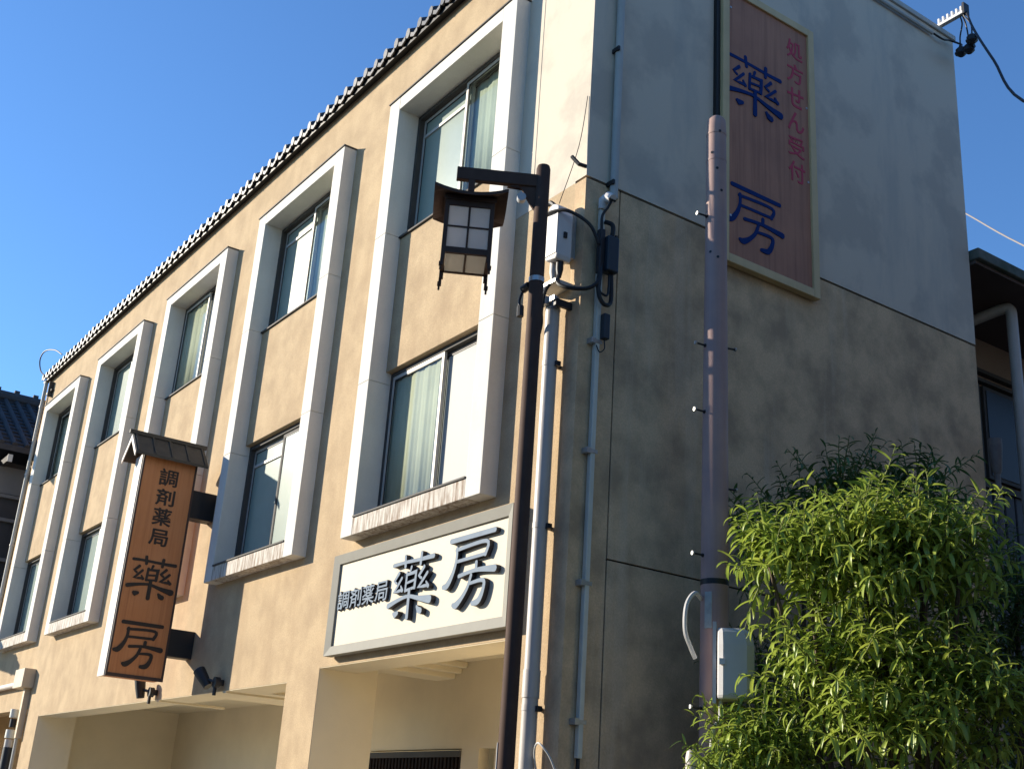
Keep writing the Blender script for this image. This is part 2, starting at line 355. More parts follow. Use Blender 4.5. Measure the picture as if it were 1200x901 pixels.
for row, (yy, zz) in enumerate([(-.125, 10.075), (.20, 10.225), (.52, 10.37)]):
    for i in range(n_t+1):
        o = link('roof_tile', TM, BL); o.scale = (1, 1, 1.45 if row == 0 else 1.2); o.location = (XL+.02+i*.254, yy+random.uniform(-.006, .006), zz+random.uniform(-.005, .005)); o.rotation_euler = (random.uniform(-.02, .02), random.uniform(-.03, .03), random.uniform(-.015, .015))

# window surrounds, spandrels, windows
ZW = [(4.40, 5.94), (7.51, 9.03)]
SURF = [('C', 'W'), ('G', 'C2'), ('G', 'G'), ('G', 'C2'), ('G', 'G'), ('C', 'B'), ('G', 'G'), ('G', 'G'), ('G', 'G'), ('C2', 'G')]
FROSTB = mat('pale_blue_glass', (.36, .40, .43), .2, spec=.6, var=.2, big=2)
def window(x0, x1, z0, z1, kinds, idx):
    y = .087
    f = MB(); t = .042
    f.box(x0, x1, y, y+.11, z0, z0+t); f.box(x0, x1, y, y+.11, z1-t, z1)
    f.box(x0, x0+t, y, y+.11, z0+t, z1-t); f.box(x1-t, x1, y, y+.11, z0+t, z1-t)
    wf = f.build('window', BRONZE, BL)
    xm = (x0+x1)/2
    for side in (0, 1):
        a, b = ((x0+t, xm+.03) if side == 0 else (xm-.03, x1-t)); ys = (y+.062 if side == 0 else y+.018) if idx not in (0, 5) else (y+.006 if side == 0 else y+.052)
        sb = MB(); q = .036
        sb.box(a, b, ys, ys+.03, z0+t, z0+t+.055); sb.box(a, b, ys, ys+.03, z1-t-q, z1-t)
        sb.box(a, a+q, ys, ys+.03, z0+t+.055, z1-t-q); sb.box(b-q, b, ys, ys+.03, z0+t+.055, z1-t-q)
        sb.build('sash', BRONZE if (side == 1 and idx in (0, 2, 5)) else ALU, wf)
        k = kinds[side]
        MB().box(a+q, b-q, ys+.012, ys+.018, z0+t+.055, z1-t-q).build('pane', {'G': FROST, 'W': FROSTW, 'B': FROSTB}.get(k, CLEAR), wf)
        gk = MB(); ga, gb, gc_, gd = a+q, b-q, z0+t+.055, z1-t-q
        gk.box(ga, gb, ys+.004, ys+.0115, gc_, gc_+.009); gk.box(ga, gb, ys+.004, ys+.0115, gd-.009, gd); gk.box(ga, ga+.009, ys+.004, ys+.0115, gc_+.009, gd-.009); gk.box(gb-.012, gb, ys+.004, ys+.0115, gc_+.009, gd-.009)
        gk.build('gasket', BLACK, wf)
        if idx in (1, 3, 2) and side == 0:       # inner transom rail seen in the frosted sash
            MB().box(a+q, b-q, ys-.006, ys+.012, z1-t-q-.20, z1-t-q-.165).build('transom_rail', ALU, wf)
        if k in ('C', 'C2'):
            cm = MB(); n = 44; vs = []; fs = []
            for i in range(n+1):
                xx = a+.02 + (b-a-.10)*i/n; yy = (ys+.034 if idx in (0, 5) else y+.112) + .006*math.sin(i*.55+idx) + .003*math.sin(i*1.7)
                vs += [(xx, yy, z0+.05), (xx, yy, z1-.08)]
            for i in range(n): fs.append((2*i, 2*i+2, 2*i+3, 2*i+1))
            cu = cm.add(vs, fs).build('curtain', CURTB if k == 'C' else CURTG, wf, smooth=True)
            sm = cu.modifiers.new('thick', 'SOLIDIFY'); sm.thickness = .004
    if idx == 1:                                   # folded paper stuck inside the upper right pane
        MB().prism([(x1-.42, z1-.22), (x1-.20, z1-.16), (x1-.26, z1-.44)], 'y', y+.038, y+.041).build('paper_tag', mat('cream_paper', (.72, .68, .55), .8), wf)
for k in range(5):
    xr = XR-k*S; xl = xr-W; il, ir = xl+.232, xr-.240; it, ib = ZT-.158, ZB+.175
    yb = .26
    # three precast blocks per jamb
    cuts = [ZB, ZB+1.62, ZB+3.30, ZT]
    for (a, b) in ((xl, il), (ir, xr)):
        for q in range(3):
            MB().box(a, b, -DF, yb, cuts[q]+(.0015 if q else 0), cuts[q+1]-(.0015 if q < 2 else 0)).build('surround_block', WHITE, BL, bevel=.006)
    MB().box(il+.001, ir-.001, -DF+.0015, yb, it, ZT-.001).build('surround_head', WHITE, BL, bevel=.005)
    MB().box(il+.001, ir-.001, -DF+.0015, yb, ZB+.001, ib).build('surround_sill', SILL, BL, bevel=.005)
    MB().box(xl-.012, xr+.012, -DF-.014, .02, ZT+.001, ZT+.016).build('surround_flashing', BRONZE, BL)
    MB().box(il+.002, ir-.002, -DF-.012, .10, ib+.001, ib+.018).build('sill_flashing', BRONZE, BL)
    MB().box(il+.001, ir-.001, .022, yb, 5.945, 7.485).build('spandrel_panel', STUCCO, BL, bevel=.004)
    MB().box(il+.002, ir-.002, -.004, .12, 7.486, 7.506).build('sill_flashing', BRONZE, BL)
    for j, (z0, z1) in enumerate(ZW):
        window(il+.003, ir-.003, z0, z1, SURF[k*2+j], k*2+j)
MB().box(XL+.3, -.4, .9, 1.0, 3.5, 9.9).build('room_back_wall', ROOM, BL)
MB().box(XL+.3, -.4, .3, .9, 6.5, 6.7).build('floor_slab', ROOM, BL)
for k in range(4):
    MB().box(XR-k*S-W-.62, XR-k*S-W-.5, .3, .9, 3.5, 9.9).build('partition', ROOM, BL)
# painted downpipe on the side wall, downpipe at the far end, hopper at the rear corner
dp = MB().tube([(.05, .262, 10.6), (.05, .262, 6.66)], .036, 12).build('downpipe', PIPEP, BL, smooth=True)
for z in (8.15, 9.9, 6.8): MB().box(.0, .095, .215, .235, z-.02, z+.02).build('pipe_clip', BLACKST, dp)
dp = MB().tube([(XL+.05, -.07, 10.0), (XL+.05, -.07, 0)], .038, 10).build('downpipe', PIPEP, BL, smooth=True)
for z in (9.4, 7.9, 6.4, 4.9): MB().tube([(XL+.05, -.07, z), (XL+.05, -.07, z+.04)], .047, 10).build('pipe_collar', PIPE, dp, smooth=True)
hp = MB().tube([(.10, 5.40, 5.74), (.10, 5.40, 5.66), (.10, 5.40, 5.40), (.10, 5.40, 5.36)], [.072, .072, .05, .03], 12).build('downpipe_hopper', mat('grimy_pipe', (.17, .15, .14), .7, var=.8, big=9), BL, smooth=True)
MB().tube([(.10, 5.40, 5.38), (.10, 5.40, 0)], .03, 10).build('downpipe', MATS['grimy_pipe'], BL, smooth=True)
# black angle hook by the corner
MB().tube([(-.01, .0, 6.90), (-.02, -.07, 6.90), (-.07, -.11, 6.98)], .018, 6).build('hook', BLACKST, BL)

# ---------------------------------------------------------------- lettering
YAKU = [[(0.041, 0.893, 0.052), (0.297, 0.899, 0.044), (0.71, 0.887, 0.049), (1.0, 0.89, 0.062)], [(0.323, 1.0, 0.052), (0.344, 0.822, 0.052)], [(0.712, 0.99, 0.057), (0.705, 0.808, 0.049)], [(0.207, 0.749, 0.052), (0.1, 0.627, 0.039), (0.168, 0.583, 0.032)], [(0.287, 0.656, 0.044), (0.121, 0.448, 0.039), (0.308, 0.463, 0.04)], [(0.274, 0.53, 0.024), (0.321, 0.448, 0.051)], [(0.502, 0.802, 0.044), (0.468, 0.691, 0.028)], [(0.408, 0.723, 0.044), (0.393, 0.428, 0.04)], [(0.408, 0.687, 0.036), (0.625, 0.705, 0.048), (0.61, 0.452, 0.052)], [(0.403, 0.552, 0.032), (0.611, 0.581, 0.032)], [(0.393, 0.436, 0.036), (0.61, 0.46, 0.036)], [(0.808, 0.755, 0.053), (0.696, 0.62, 0.04), (0.769, 0.578, 0.032)], [(0.896, 0.649, 0.045), (0.712, 0.446, 0.04), (0.926, 0.445, 0.04)], [(0.878, 0.511, 0.024), (0.937, 0.429, 0.053)], [(0.0, 0.245, 0.07), (0.252, 0.311, 0.051), (0.487, 0.339, 0.044), (0.725, 0.278, 0.06), (0.993, 0.223, 0.105)], [(0.499, 0.441, 0.056), (0.496, 0.0, 0.067)], [(0.157, 0.11, 0.043), (0.199, 0.082, 0.078), (0.262, 0.106, 0.051)], [(0.707, 0.156, 0.028), (0.756, 0.09, 0.076), (0.81, 0.067, 0.08)]]
BOU = [[(0.094, 0.996, 0.069), (0.956, 1.0, 0.067)], [(0.217, 0.84, 0.049), (0.808, 0.866, 0.05), (0.795, 0.672, 0.062)], [(0.25, 0.665, 0.045), (0.785, 0.682, 0.046)], [(0.237, 0.871, 0.053), (0.236, 0.69, 0.053), (0.187, 0.507, 0.069), (0.088, 0.343, 0.092), (0.0, 0.326, 0.06)], [(0.64, 0.591, 0.058), (0.639, 0.48, 0.057)], [(0.31, 0.439, 0.053), (0.629, 0.475, 0.053), (1.0, 0.439, 0.092)], [(0.557, 0.419, 0.053), (0.505, 0.257, 0.057), (0.404, 0.112, 0.068), (0.294, 0.019, 0.092), (0.229, 0.031, 0.052)], [(0.53, 0.296, 0.041), (0.791, 0.306, 0.053), (0.804, 0.174, 0.066), (0.73, 0.024, 0.086), (0.608, 0.0, 0.057)]]
def stroke_glyph(G, w, h, depth, boost=1.):
    """brush strokes with thickness; x right, z up, front faces -y; each stroke sits 0.4 mm off its neighbour"""
    mb = MB()
    for si, st in enumerate(G):
        d0 = -depth - si*.0004
        P = [Vector((a*w, b*h, c*h*boost)) for a, b, c in st]
        sharp = len(P) == 3 and G is YAKU
        pts = P if sharp else smoothpath(P, 5)
        if sharp: pts = [P[0], P[0].lerp(P[1], .5), P[1], P[1].lerp(P[2], .5), P[2]]
        outl, outr = [], []
        for i, p in enumerate(pts):
            d = (pts[min(i+1, len(pts)-1)] - pts[max(i-1, 0)]); d = Vector((d.x, d.y)).normalized(); n = Vector((-d.y, d.x))
            k = .5*p.z
            if 0 < i < len(pts)-1:
                da = (pts[i]-pts[i-1]); da = Vector((da.x, da.y)).normalized(); c = max(.55, abs(Vector((-da.y, da.x)).dot(n))); k /= c
            outl.append(Vector((p.x, p.y)) + n*k); outr.append(Vector((p.x, p.y)) - n*k)
        def cap(p, d, n, r): return [Vector((p.x, p.y)) + n*r*math.cos(t) + d*r*.8*math.sin(t) for t in (R_(45), R_(90), R_(135))]
        dE = (pts[-1]-pts[-2]); dE = Vector((dE.x, dE.y)).normalized(); dS = (pts[0]-pts[1]); dS = Vector((dS.x, dS.y)).normalized()
        cE = cap(pts[-1], dE, Vector((-dE.y, dE.x)), .5*pts[-1].z); cS = cap(pts[0], dS, Vector((-dS.y, dS.x)), .5*pts[0].z)
        o = len(mb.v); n = len(pts)
        loops = outl + outr; V2 = loops + cE + cS; K = len(V2)
        vs = [(q.x, d0, q.y) for q in V2] + [(q.x, 0., q.y) for q in V2]
        fs = []; mi = []
        for i in range(n-1): fs.append((i, i+1, n+i+1, n+i)); mi.append(0)
        e0 = 2*n; fs.append((n-1, e0, e0+1, e0+2, 2*n-1)); mi.append(0)
        s0 = 2*n+3; fs.append((n, s0, s0+1, s0+2, 0)); mi.append(0)
        ring = list(range(n)) + [e0, e0+1, e0+2] + list(range(2*n-1, n-1, -1)) + [s0, s0+1, s0+2]
        for a, b in zip(ring, ring[1:]+ring[:1]): fs.append((a, b, K+b, K+a)); mi.append(1)
        mb.v += vs; mb.f += [tuple(o+j for j in f) for f in fs]; mb.m += mi
    return mb
def font_glyph(ch, w, h, depth, bold=.012, thick=0.):
    c = bpy.data.curves.new('t', 'FONT'); c.body = ch; c.extrude = depth/2; c.offset = bold; c.resolution_u = 3
    o = bpy.data.objects.new('t', c); COL.objects.link(o)
    dg = bpy.context.evaluated_depsgraph_get(); dg.update(); me = bpy.data.meshes.new_from_object(o.evaluated_get(dg))
    bpy.data.objects.remove(o); bpy.data.curves.remove(c)
    xs = [v.co.x for v in me.vertices]; ys = [v.co.y for v in me.vertices]
    x0, x1, y0, y1 = min(xs), max(xs), min(ys), max(ys); mb = MB()
    mb.v = [((v.co.x-x0)/(x1-x0)*w, -(v.co.z+depth/2), (v.co.y-y0)/(y1-y0)*h) for v in me.vertices]
    mb.f = [tuple(p.vertices) for p in me.polygons]; mb.m = [0 if abs(p.normal.z) > .7 else 1 for p in me.polygons]
    bpy.data.meshes.remove(me)
    if thick:                                     # heavier brush weight: shifted copies, each a hair deeper
        V, F, I = list(mb.v), list(mb.f), list(mb.m)
        for q, (dx, dz) in enumerate(((thick, 0), (-thick, 0), (0, thick*.8), (0, -thick*.8))):
            b = len(mb.v); mb.v += [(x+dx*w, y*(1-.04*(q+1)), z+dz*h) for x, y, z in V]; mb.f += [tuple(i+b for i in f) for f in F]; mb.m += I
    return mb
def glyph(mb, parent, origin, mats, side=False):
    if side: mb.v = [(origin[0]-v[1], origin[1]+v[0], origin[2]+v[2]) for v in mb.v]      # faces +x, reads along +y
    else: mb.v = [(origin[0]+v[0], origin[1]+v[1], origin[2]+v[2]) for v in mb.v]
    me = bpy.data.meshes.new('character'); me.from_pydata(mb.v, [], mb.f)
    for M in mats: me.materials.append(M)
    for p, i in zip(me.polygons, mb.m): p.material_index = i
    bm = bmesh.new(); bm.from_mesh(me); bmesh.ops.recalc_face_normals(bm, faces=bm.faces); bm.to_mesh(me); bm.free()
    return under(link('character', me), parent)

# shop sign over the entrance
SG = thing('shop_sign', 'wide cream shop sign in a metal frame with raised characters above the entrance', 'sign', (-2.14, 0, 3.06))
x0, x1, z0, z1 = -3.70, -.605, 3.075, 4.055
under(MB().box(x0+.07, x1-.07, -.068, -.005, z0+.07, z1-.07).build('board', SIGNWHITE), SG)
def bar(poly, name='frame_bar'): pass
fr = MB(); iw = .098
def mitred(a, b, c, d):      # outer a-b, inner c-d corners on the xz plane, sloping profile
    (ax, az), (bx, bz), (cx, cz), (dx, dz) = a, b, c, d
    return MB().add([(ax, -.02, az), (bx, -.02, bz), (ax, -.108, az), (bx, -.108, bz), (dx, -.088, dz), (cx, -.088, cz), (dx, -.02, dz), (cx, -.02, cz)],
                    [(0, 1, 3, 2), (2, 3, 5, 4), (4, 5, 7, 6), (0, 6, 7, 1), (0, 2, 4, 6), (1, 7, 5, 3)])
o4 = [(x0, z0), (x1, z0), (x1, z1), (x0, z1)]; i4 = [(x0+iw, z0+iw*.9), (x1-iw*.85, z0+iw*.9), (x1-iw*.85, z1-iw*.9), (x0+iw, z1-iw*.9)]
for i in range(4):
    j = (i+1) % 4; under(mitred(o4[i], o4[j], i4[j], i4[i]).build('frame_bar', SIGNMETAL), SG)
for G, a, b, c, d, bo in ((YAKU, -2.495, -1.765, 3.29, 3.855, 1.25), (BOU, -1.575, -.80, 3.305, 3.875, 1.15)):
    glyph(stroke_glyph(G, b-a, d-c, .045, bo), SG, (a, -.066, c), [LETTERFACE, LETTERSIDE])
for i, ch in enumerate('調剤薬局'):
    glyph(font_glyph(ch, .228, .185, .03, .008, .010), SG, (-3.545+i*.25, -.066, 3.50), [LETTERFACE, LETTERSIDE])

# hanging sign box
HS = thing('hanging_sign', 'tall orange wooden box sign with a small sheet roof hung from the facade', 'sign', (-7.69, 0, 3.02))
XF = -7.547; y0, y1 = -1.035, -.325; T = .29
under(MB().box(XF-T+.01, XF-.012, y0+.02, y1-.02, 3.03, 5.74).build('box_body', WOOD), HS)
under(MB().box(XF-.012, XF+.004, y0+.03, y1-.025, 3.06, 5.74).build('face_board', WOOD), HS)
for yy in (y0+.018, y1-.012):
    under(MB().box(XF-.016, XF+.012, yy-.012, yy+.012, 3.02, 5.74).build('edge_trim', mat('dark_trim', (.05, .03, .025), .6)), HS)
under(MB().box(XF-.016, XF+.012, y0+.03, y1-.024, 3.02, 3.06).build('edge_trim', MATS['dark_trim']), HS)
under(MB().box(XF-T*.46, XF-.016, y0-.004, y0+.02, 3.02, 5.74).build('front_edge_board', SIGNEDGE), HS)
under(MB().box(XF-T, XF-T*.46-.012, y0+.002, y0+.02, 3.02, 5.74).build('front_edge_board', SIGNEDGE), HS)
for z0_, z1_ in ((5.07, 5.43), (3.335, 3.67)):
    under(MB().box(XF-T+.05, XF-.03, y1-.02, 0, z0_, z1_).build('bracket', BLACKST, bevel=.008), HS)
# little gable roof with battens
xm = XF-T/2; ya, yb_ = y0-.13, y1+.10
for sgn in (-1, 1):
    e = [(xm, 6.02), (xm+sgn*.265, 5.735), (xm+sgn*.265, 5.70), (xm, 5.975)]
    rfp = under(MB().prism(e, 'y', ya, yb_).build('roof_sheet', SHEET), HS)
    for j in range(5):
        yy = ya+.035+j*(yb_-ya-.07)/4
        q = [(xm+sgn*.01, 6.03), (xm+sgn*.262, 5.758), (xm+sgn*.262, 5.737), (xm+sgn*.01, 6.008)]
        o = under(MB().prism(q, 'y', yy-.012, yy+.012).build('roof_batten', SHEET), HS)
    bg_ = [(xm, 6.0), (xm+sgn*.26, 5.725), (xm+sgn*.26, 5.665), (xm, 5.925)]
    under(MB().prism(bg_, 'y', ya-.012, ya-.001).build('barge_board', SIGNEDGE), HS)
under(MB().box(xm-.022, xm+.022, ya-.05, yb_+.03, 6.015, 6.062).build('roof_ridge', SHEET), HS)
IK = [INK, INK]
for ch, za, zb in (('調', 5.398, 5.615), ('剤', 5.146, 5.355), ('薬', 4.889, 5.108), ('局', 4.635, 4.838)):
    glyph(font_glyph(ch, .235, zb-za, .006, .006, .014), HS, (XF+.004, -.79, za), IK, True)
glyph(stroke_glyph(YAKU, .56, .505, .006, 1.4), HS, (XF+.004, -.957, 3.975), IK, True)
glyph(stroke_glyph(BOU, .57, .50, .006, 1.35), HS, (XF+.004, -.98, 3.165), IK, True)

# side wall panel sign
PS = thing('wall_panel_sign', 'tall brown wooden panel with blue and faded red characters high on the side wall', 'sign', (0, 2.14, 6.5))
a, b, c, d = 1.50, 2.79, 6.515, 9.56
under(MB().box(.012, .062, a+.05, b-.05, c+.05, d-.05).build('board', PANELW), PS)
for q in ((a, a+.085, c, d), (b-.085, b, c, d), (a+.085, b-.085, c, c+.085), (a+.085, b-.085, d-.085, d)):
    under(MB().box(.01, .088, *q).build('frame_bar', PANELF, bevel=.006), PS)
for yy in (a-.03, ): under(MB().box(.006, .05, a-.05, a-.003, c+.15, d-.1).build('backing_rail', BLACKST), PS)
BI = [BLUEINK, BLUEINK]
glyph(stroke_glyph(YAKU, .72, .61, .006, 1.2), PS, (.062, 1.587, 8.206), BI, True)
glyph(stroke_glyph(BOU, .735, .56, .006, 1.15), PS, (.062, 1.569, 6.78), BI, True)
for i, ch in enumerate('処方せん受付'):
    glyph(font_glyph(ch, .235, .225, .004, .010), PS, (.062, 2.405, 9.11-i*.284), [REDINK, REDINK], True)
for yy, zz in ((b-.11, 8.6), (b-.11, 7.75), (a+.12, 9.3), (a+.12, 7.0)):
    under(MB().tube([(.06, yy, zz), (.07, yy, zz)], .012, 8).build('screw', GALV), PS)

# ---------------------------------------------------------------- street lamp with lantern
LX, LY = .012, -.45
LP = thing('street_lamp', 'dark brown lamp post with a square paper style lantern hanging from its arm', 'street lamp', (LX, LY, 0))
under(MB().tube([(LX, LY, 0), (LX, LY, 6.68), (LX, LY, 6.71)], [.062, .058, .050], 20).build('post', LAMPMETAL, smooth=True), LP)
gs = MB(); na = 9; gv = []; gf = []
for z in (0., 2.17):
    for k in range(na):
        a = R_(150 + 12.5*k)                     # half shell on the street side
        for r in (.0645, .0685): gv.append((LX+r*math.cos(a), LY+r*math.sin(a), z))
for k in range(na-1):
    b0 = 2*k; t0 = 2*na + 2*k
    gf += [(b0+1, b0+3, t0+3, t0+1), (b0, t0, t0+2, b0+2), (t0, t0+1, t0+3, t0+2), (b0, b0+2, b0+3, b0+1)]
gf += [(0, 1, 2*na+1, 2*na), (2*na-2, 4*na-2, 4*na-1, 2*na-1)]
under(gs.add(gv, gf).build('guard_shell', mat('pale_sleeve', (.55, .56, .57), .5, var=.3, big=4), smooth=True), LP)
under(MB().tube([(LX, LY, 5.66), (LX, LY, 5.70)], .063, 18).build('band', GALV, smooth=True), LP)
D = Vector((math.sin(R_(210)), math.cos(R_(210)), 0)); Nn = Vector((D.y, -D.x, 0)); Zz = Vector((0, 0, 1))
P0 = Vector((LX, LY, 0))
def lp(s, off, z): return P0 + D*s + Nn*off + Zz*z
under(MB().obox(lp(.352, 0, 6.562), D*.350, Nn*.028, Zz*.056).build('arm', LAMPMETAL, bevel=.006), LP)
# scrolled bracket in the corner between post and arm
cur = []
for k in range(15):
    t = k/14; cur.append((.05+.235*t, 6.506 - .215*(1-t)**2.2 - .022*math.sin(t*math.pi*2.5)))
bk = MB(); poly = [(.05, 6.506)] + cur; n = len(poly)
bk.add([lp(a, o_, b) for o_ in (-.014, .014) for a, b in poly], [tuple(range(n)), tuple(range(2*n-1, n-1, -1))] + [(i, (i+1) % n, n+(i+1) % n, n+i) for i in range(n)])
under(bk.build('scroll_bracket', LAMPMETAL), LP)
under(MB().tube([lp(.165, -.03, 6.40), lp(.165, .03, 6.40)], .036, 16).build('scroll_boss', mat('pale_boss', (.40, .41, .42), .5)), LP)
CS = .575
under(MB().obox(lp(CS, 0, 6.455), D*.026, Nn*.026, Zz*.052).build('hanger', LAMPMETAL), LP)
# concave hip roof
rf = MB(); hs = .290; fs = []
G = 8; grid = []
for th in (0., -.026):
    for i in range(G+1):
        for j in range(G+1):
            a, b = 2*i/G-1, 2*j/G-1; r = max(abs(a), abs(b)); mlow = min(abs(a), abs(b))
            z = 6.415 - .165*(r**.75) + .056*(mlow**2)*(r**2) + th
            grid.append(lp(CS+a*hs, b*hs, z))
K = (G+1)**2
for t in (0, 1):
    for i in range(G):
        for j in range(G):
            q = t*K+i*(G+1)+j; fs.append((q, q+1, q+G+2, q+G+1))
edge = [i*(G+1) for i in range(G+1)] + [G*(G+1)+j for j in range(1, G+1)] + [i*(G+1)+G for i in range(G-1, -1, -1)] + [j for j in range(G-1, 0, -1)]
for q, r in zip(edge, edge[1:]+edge[:1]): fs.append((q, r, r+K, q+K))
rf.add(grid, fs); under(rf.build('lantern_roof', LAMPMETAL), LP)
under(MB().obox(lp(CS, 0, 6.235), D*.205, Nn*.205, Zz*.018).build('roof_frame', LAMPMETAL), LP)
hb = .178
for sa in (-1, 1):
    for sb in (-1, 1):
        mb = MB(); mb.obox(lp(CS+sa*hb, sb*hb, 5.96), D*.0165, Nn*.0165, Zz*.26)
        mb.obox(lp(CS+sa*hb*1.03, sb*hb*1.03, 5.685), D*.012, Nn*.012, Zz*.016); mb.obox(lp(CS+sa*hb*1.05, sb*hb*1.05, 5.656), D*.016, Nn*.016, Zz*.014); mb.obox(lp(CS+sa*hb*1.06, sb*hb*1.06, 5.625), D*.008, Nn*.008, Zz*.02)
        under(mb.build('corner_post', LAMPMETAL), LP)
for (u, v) in ((D, Nn), (Nn, D)):
    for sgn in (-1, 1):
        ctr = lp(CS, 0, 0) + v*sgn*hb
        for z, hz in ((6.195, .024), (5.783, .025)):
            under(MB().obox(ctr+Zz*z, u*(hb-.0166), v*.014, Zz*hz).build('rail', LAMPMETAL), LP)
        under(MB().obox(ctr+Zz*5.99, u*.0075, v*.009, Zz*.181).build('muntin', LAMPMETAL), LP)
        under(MB().obox(ctr+Zz*5.99, u*(hb-.018), v*.0078, Zz*.0075).build('muntin', LAMPMETAL), LP)
        for a in (-1, 1):
            for z in (6.083, 5.897):
                under(MB().obox(ctr+u*a*.0845+Zz*z, u*.076, v*.003, Zz*.0855).build('pane', LAMPGLASS), LP)
for a in (-1, 1): under(MB().obox(lp(CS+a*.084, 0, 5.766), D*.075, Nn*.16, Zz*.003).build('bottom_pane', LAMPGLASS), LP)
under(MB().obox(lp(CS, 0, 5.762), D*.007, Nn*.162, Zz*.009).build('muntin', LAMPMETAL), LP)
# insulator clamp hanging on the post
ic = thing('cable_clamp', 'small black insulator clamp strapped to the lamp post', 'clamp', (LX-.07, LY-.02, 5.5))
under(MB().tube([(LX-.11, LY-.05, 5.62), (LX-.04, LY-.04, 5.64)], .032, 8).build('clamp_body', BLACK, smooth=True), ic)
under(MB().tube(smoothpath([(LX-.115, LY-.05, 5.60), (LX-.14, LY-.055, 5.53), (LX-.12, LY-.055, 5.45)]), .011, 6).build('loop', BLACK, smooth=True), ic)
under(MB().tube([(LX-.12, LY-.055, 5.48), (LX-.115, LY-.055, 5.39)], .028, 8).build('insulator', BLACK, smooth=True), ic)

# ---------------------------------------------------------------- grey riser pipe, meter cabinet and cables on the facade
RP = thing('riser_pipe', 'thick grey cable riser pipe clamped to the facade corner', 'pipe', (-.225, -.105, 0))
under(MB().tube([(-.225, -.105, 0), (-.225, -.105, 5.62)], .060, 18).build('pipe', PIPE, smooth=True), RP)
under(MB().tube([(-.225, -.105, 2.52), (-.225, -.105, 2.72)], .066, 18).build('coupling', PIPE, smooth=True), RP)
under(MB().tube([(-.225, -.105, 5.60), (-.225, -.105, 5.72)], [.066, .05], 14).build('pipe_head', GALV, smooth=True), RP)
for z in (5.13, 3.80, 2.45):
    cl = under(MB().tube([(-.225, -.105, z-.022), (-.225, -.105, z+.022)], .063, 18).build('clamp', PIPE, smooth=True), RP)
    MB().box(-.24, -.21, -.045, -.001, z-.012, z+.012).build('clamp_foot', BLACKST, cl)
    MB().obox((-.165, -.08, z-.005), (.028, 0, 0), (0, .022, 0), (0, 0, .02)).build('clamp_ear', BLACKST, cl)
MC = thing('cable_cabinet', 'white rounded cable cabinet on the facade corner above the grey riser pipe', 'cabinet', (-.3, -.12, 6.0))
cab = under(MB().prism([(-.235, 6.02), (-.09, 6.00), (-.075, 6.04), (-.075, 6.42), (-.10, 6.50), (-.16, 6.53), (-.22, 6.52), (-.245, 6.46), (-.245, 6.06)], 'y', -.205, -.055).build('case', BOXW, bevel=.012), MC)
under(MB().box(-.22, -.10, -.055, -.003, 6.06, 6.46).build('backplate', GALV), MC)
under(MB().box(-.238, -.082, -.212, -.206, 6.05, 6.48).build('lid', BOXW, bevel=.003), MC)
under(MB().box(-.074, -.058, -.15, -.12, 6.2, 6.25).build('latch', BLACKST), MC)
for i, (q, r) in enumerate((((-.21, -.13, 6.02), .035), ((-.13, -.13, 6.01), .032))):
    under(MB().tube([q, (q[0], q[1], 5.93), (q[0], q[1], 5.86)], [r, r, r*.55], 10).build('cable_gland', BOXG if i == 0 else BLACKST, smooth=True), MC)
br = thing('cable_bracket', 'steel cable support bracket crossing the riser head below the cabinet', 'bracket', (-.2, -.1, 5.6))
under(MB().box(-.36, -.10, -.19, -.17, 5.64, 5.68).build('cross_bar', GALV), br)
under(MB().box(-.36, -.10, -.19, -.003, 5.80, 5.83).build('shelf', GALV), br)
under(MB().box(-.13, -.10, -.17, -.003, 5.60, 5.66).build('arm', BLACKST), br)
under(MB().obox((-.24, -.19, 5.66), (.05, 0, 0), (0, .02, 0), (0, 0, .035)).build('saddle', GALV), br)
def cable(name, pts, r, M, label, cat='cable', group=None, n=7):
    o = MB().tube(smoothpath(pts, 6), r, n).build(name, M, smooth=True); return tag(o, label, cat, group)
cable('cable', [(-.21, -.13, 5.88), (-.27, -.18, 5.78), (-.30, -.2, 5.70), (-.27, -.19, 5.63), (-.22, -.12, 5.70)], .016, CABLEW, 'white cable bending from the cabinet into the riser head')
cable('cable', [(-.13, -.13, 5.88), (-.20, -.2, 5.76), (-.22, -.22, 5.58), (-.24, -.20, 5.46), (-.33, -.17, 5.34)], .014, CABLE, 'black cable sagging in front of the grey riser pipe head')
cable('cable', [(-.13, -.13, 5.90), (-.08, -.17, 5.78), (.02, -.12, 5.72), (.10, .0, 5.73), (.13, .08, 5.82), (.10, .13, 6.0)], .017, CABLE, 'black cable running round the corner from the cabinet to the conduit')
cable('cable', [(-.25, -.215, 6.45), (-.15, -.23, 6.44), (.0, -.17, 6.41), (.10, -.02, 6.30), (.11, .08, 6.15)], .015, CABLE, 'black cable crossing above the cabinet towards the conduit box')
cable('cable', [(-.20, -.15, 6.52), (-.22, -.16, 6.56), (-.27, -.16, 6.60), (-.31, -.15, 6.60)], .02, CABLE, 'short dark stub of cable on top of the cabinet')
cable('wire', [(-.02, -.012, 7.6), (-.06, -.05, 7.1), (-.16, -.15, 6.55)], .0035, CABLE, 'thin wire strung down the cream facade strip to the cabinet', 'wire')
cable('cable', [(-.16, -.06, 2.0), (-.12, -.12, 2.14), (-.06, -.14, 2.2), (.0, -.13, 2.17), (.04, -.08, 2.08), (.05, 0, 1.9)], .007, CABLEW, 'thin white cable looping round the corner at the foot of the riser')
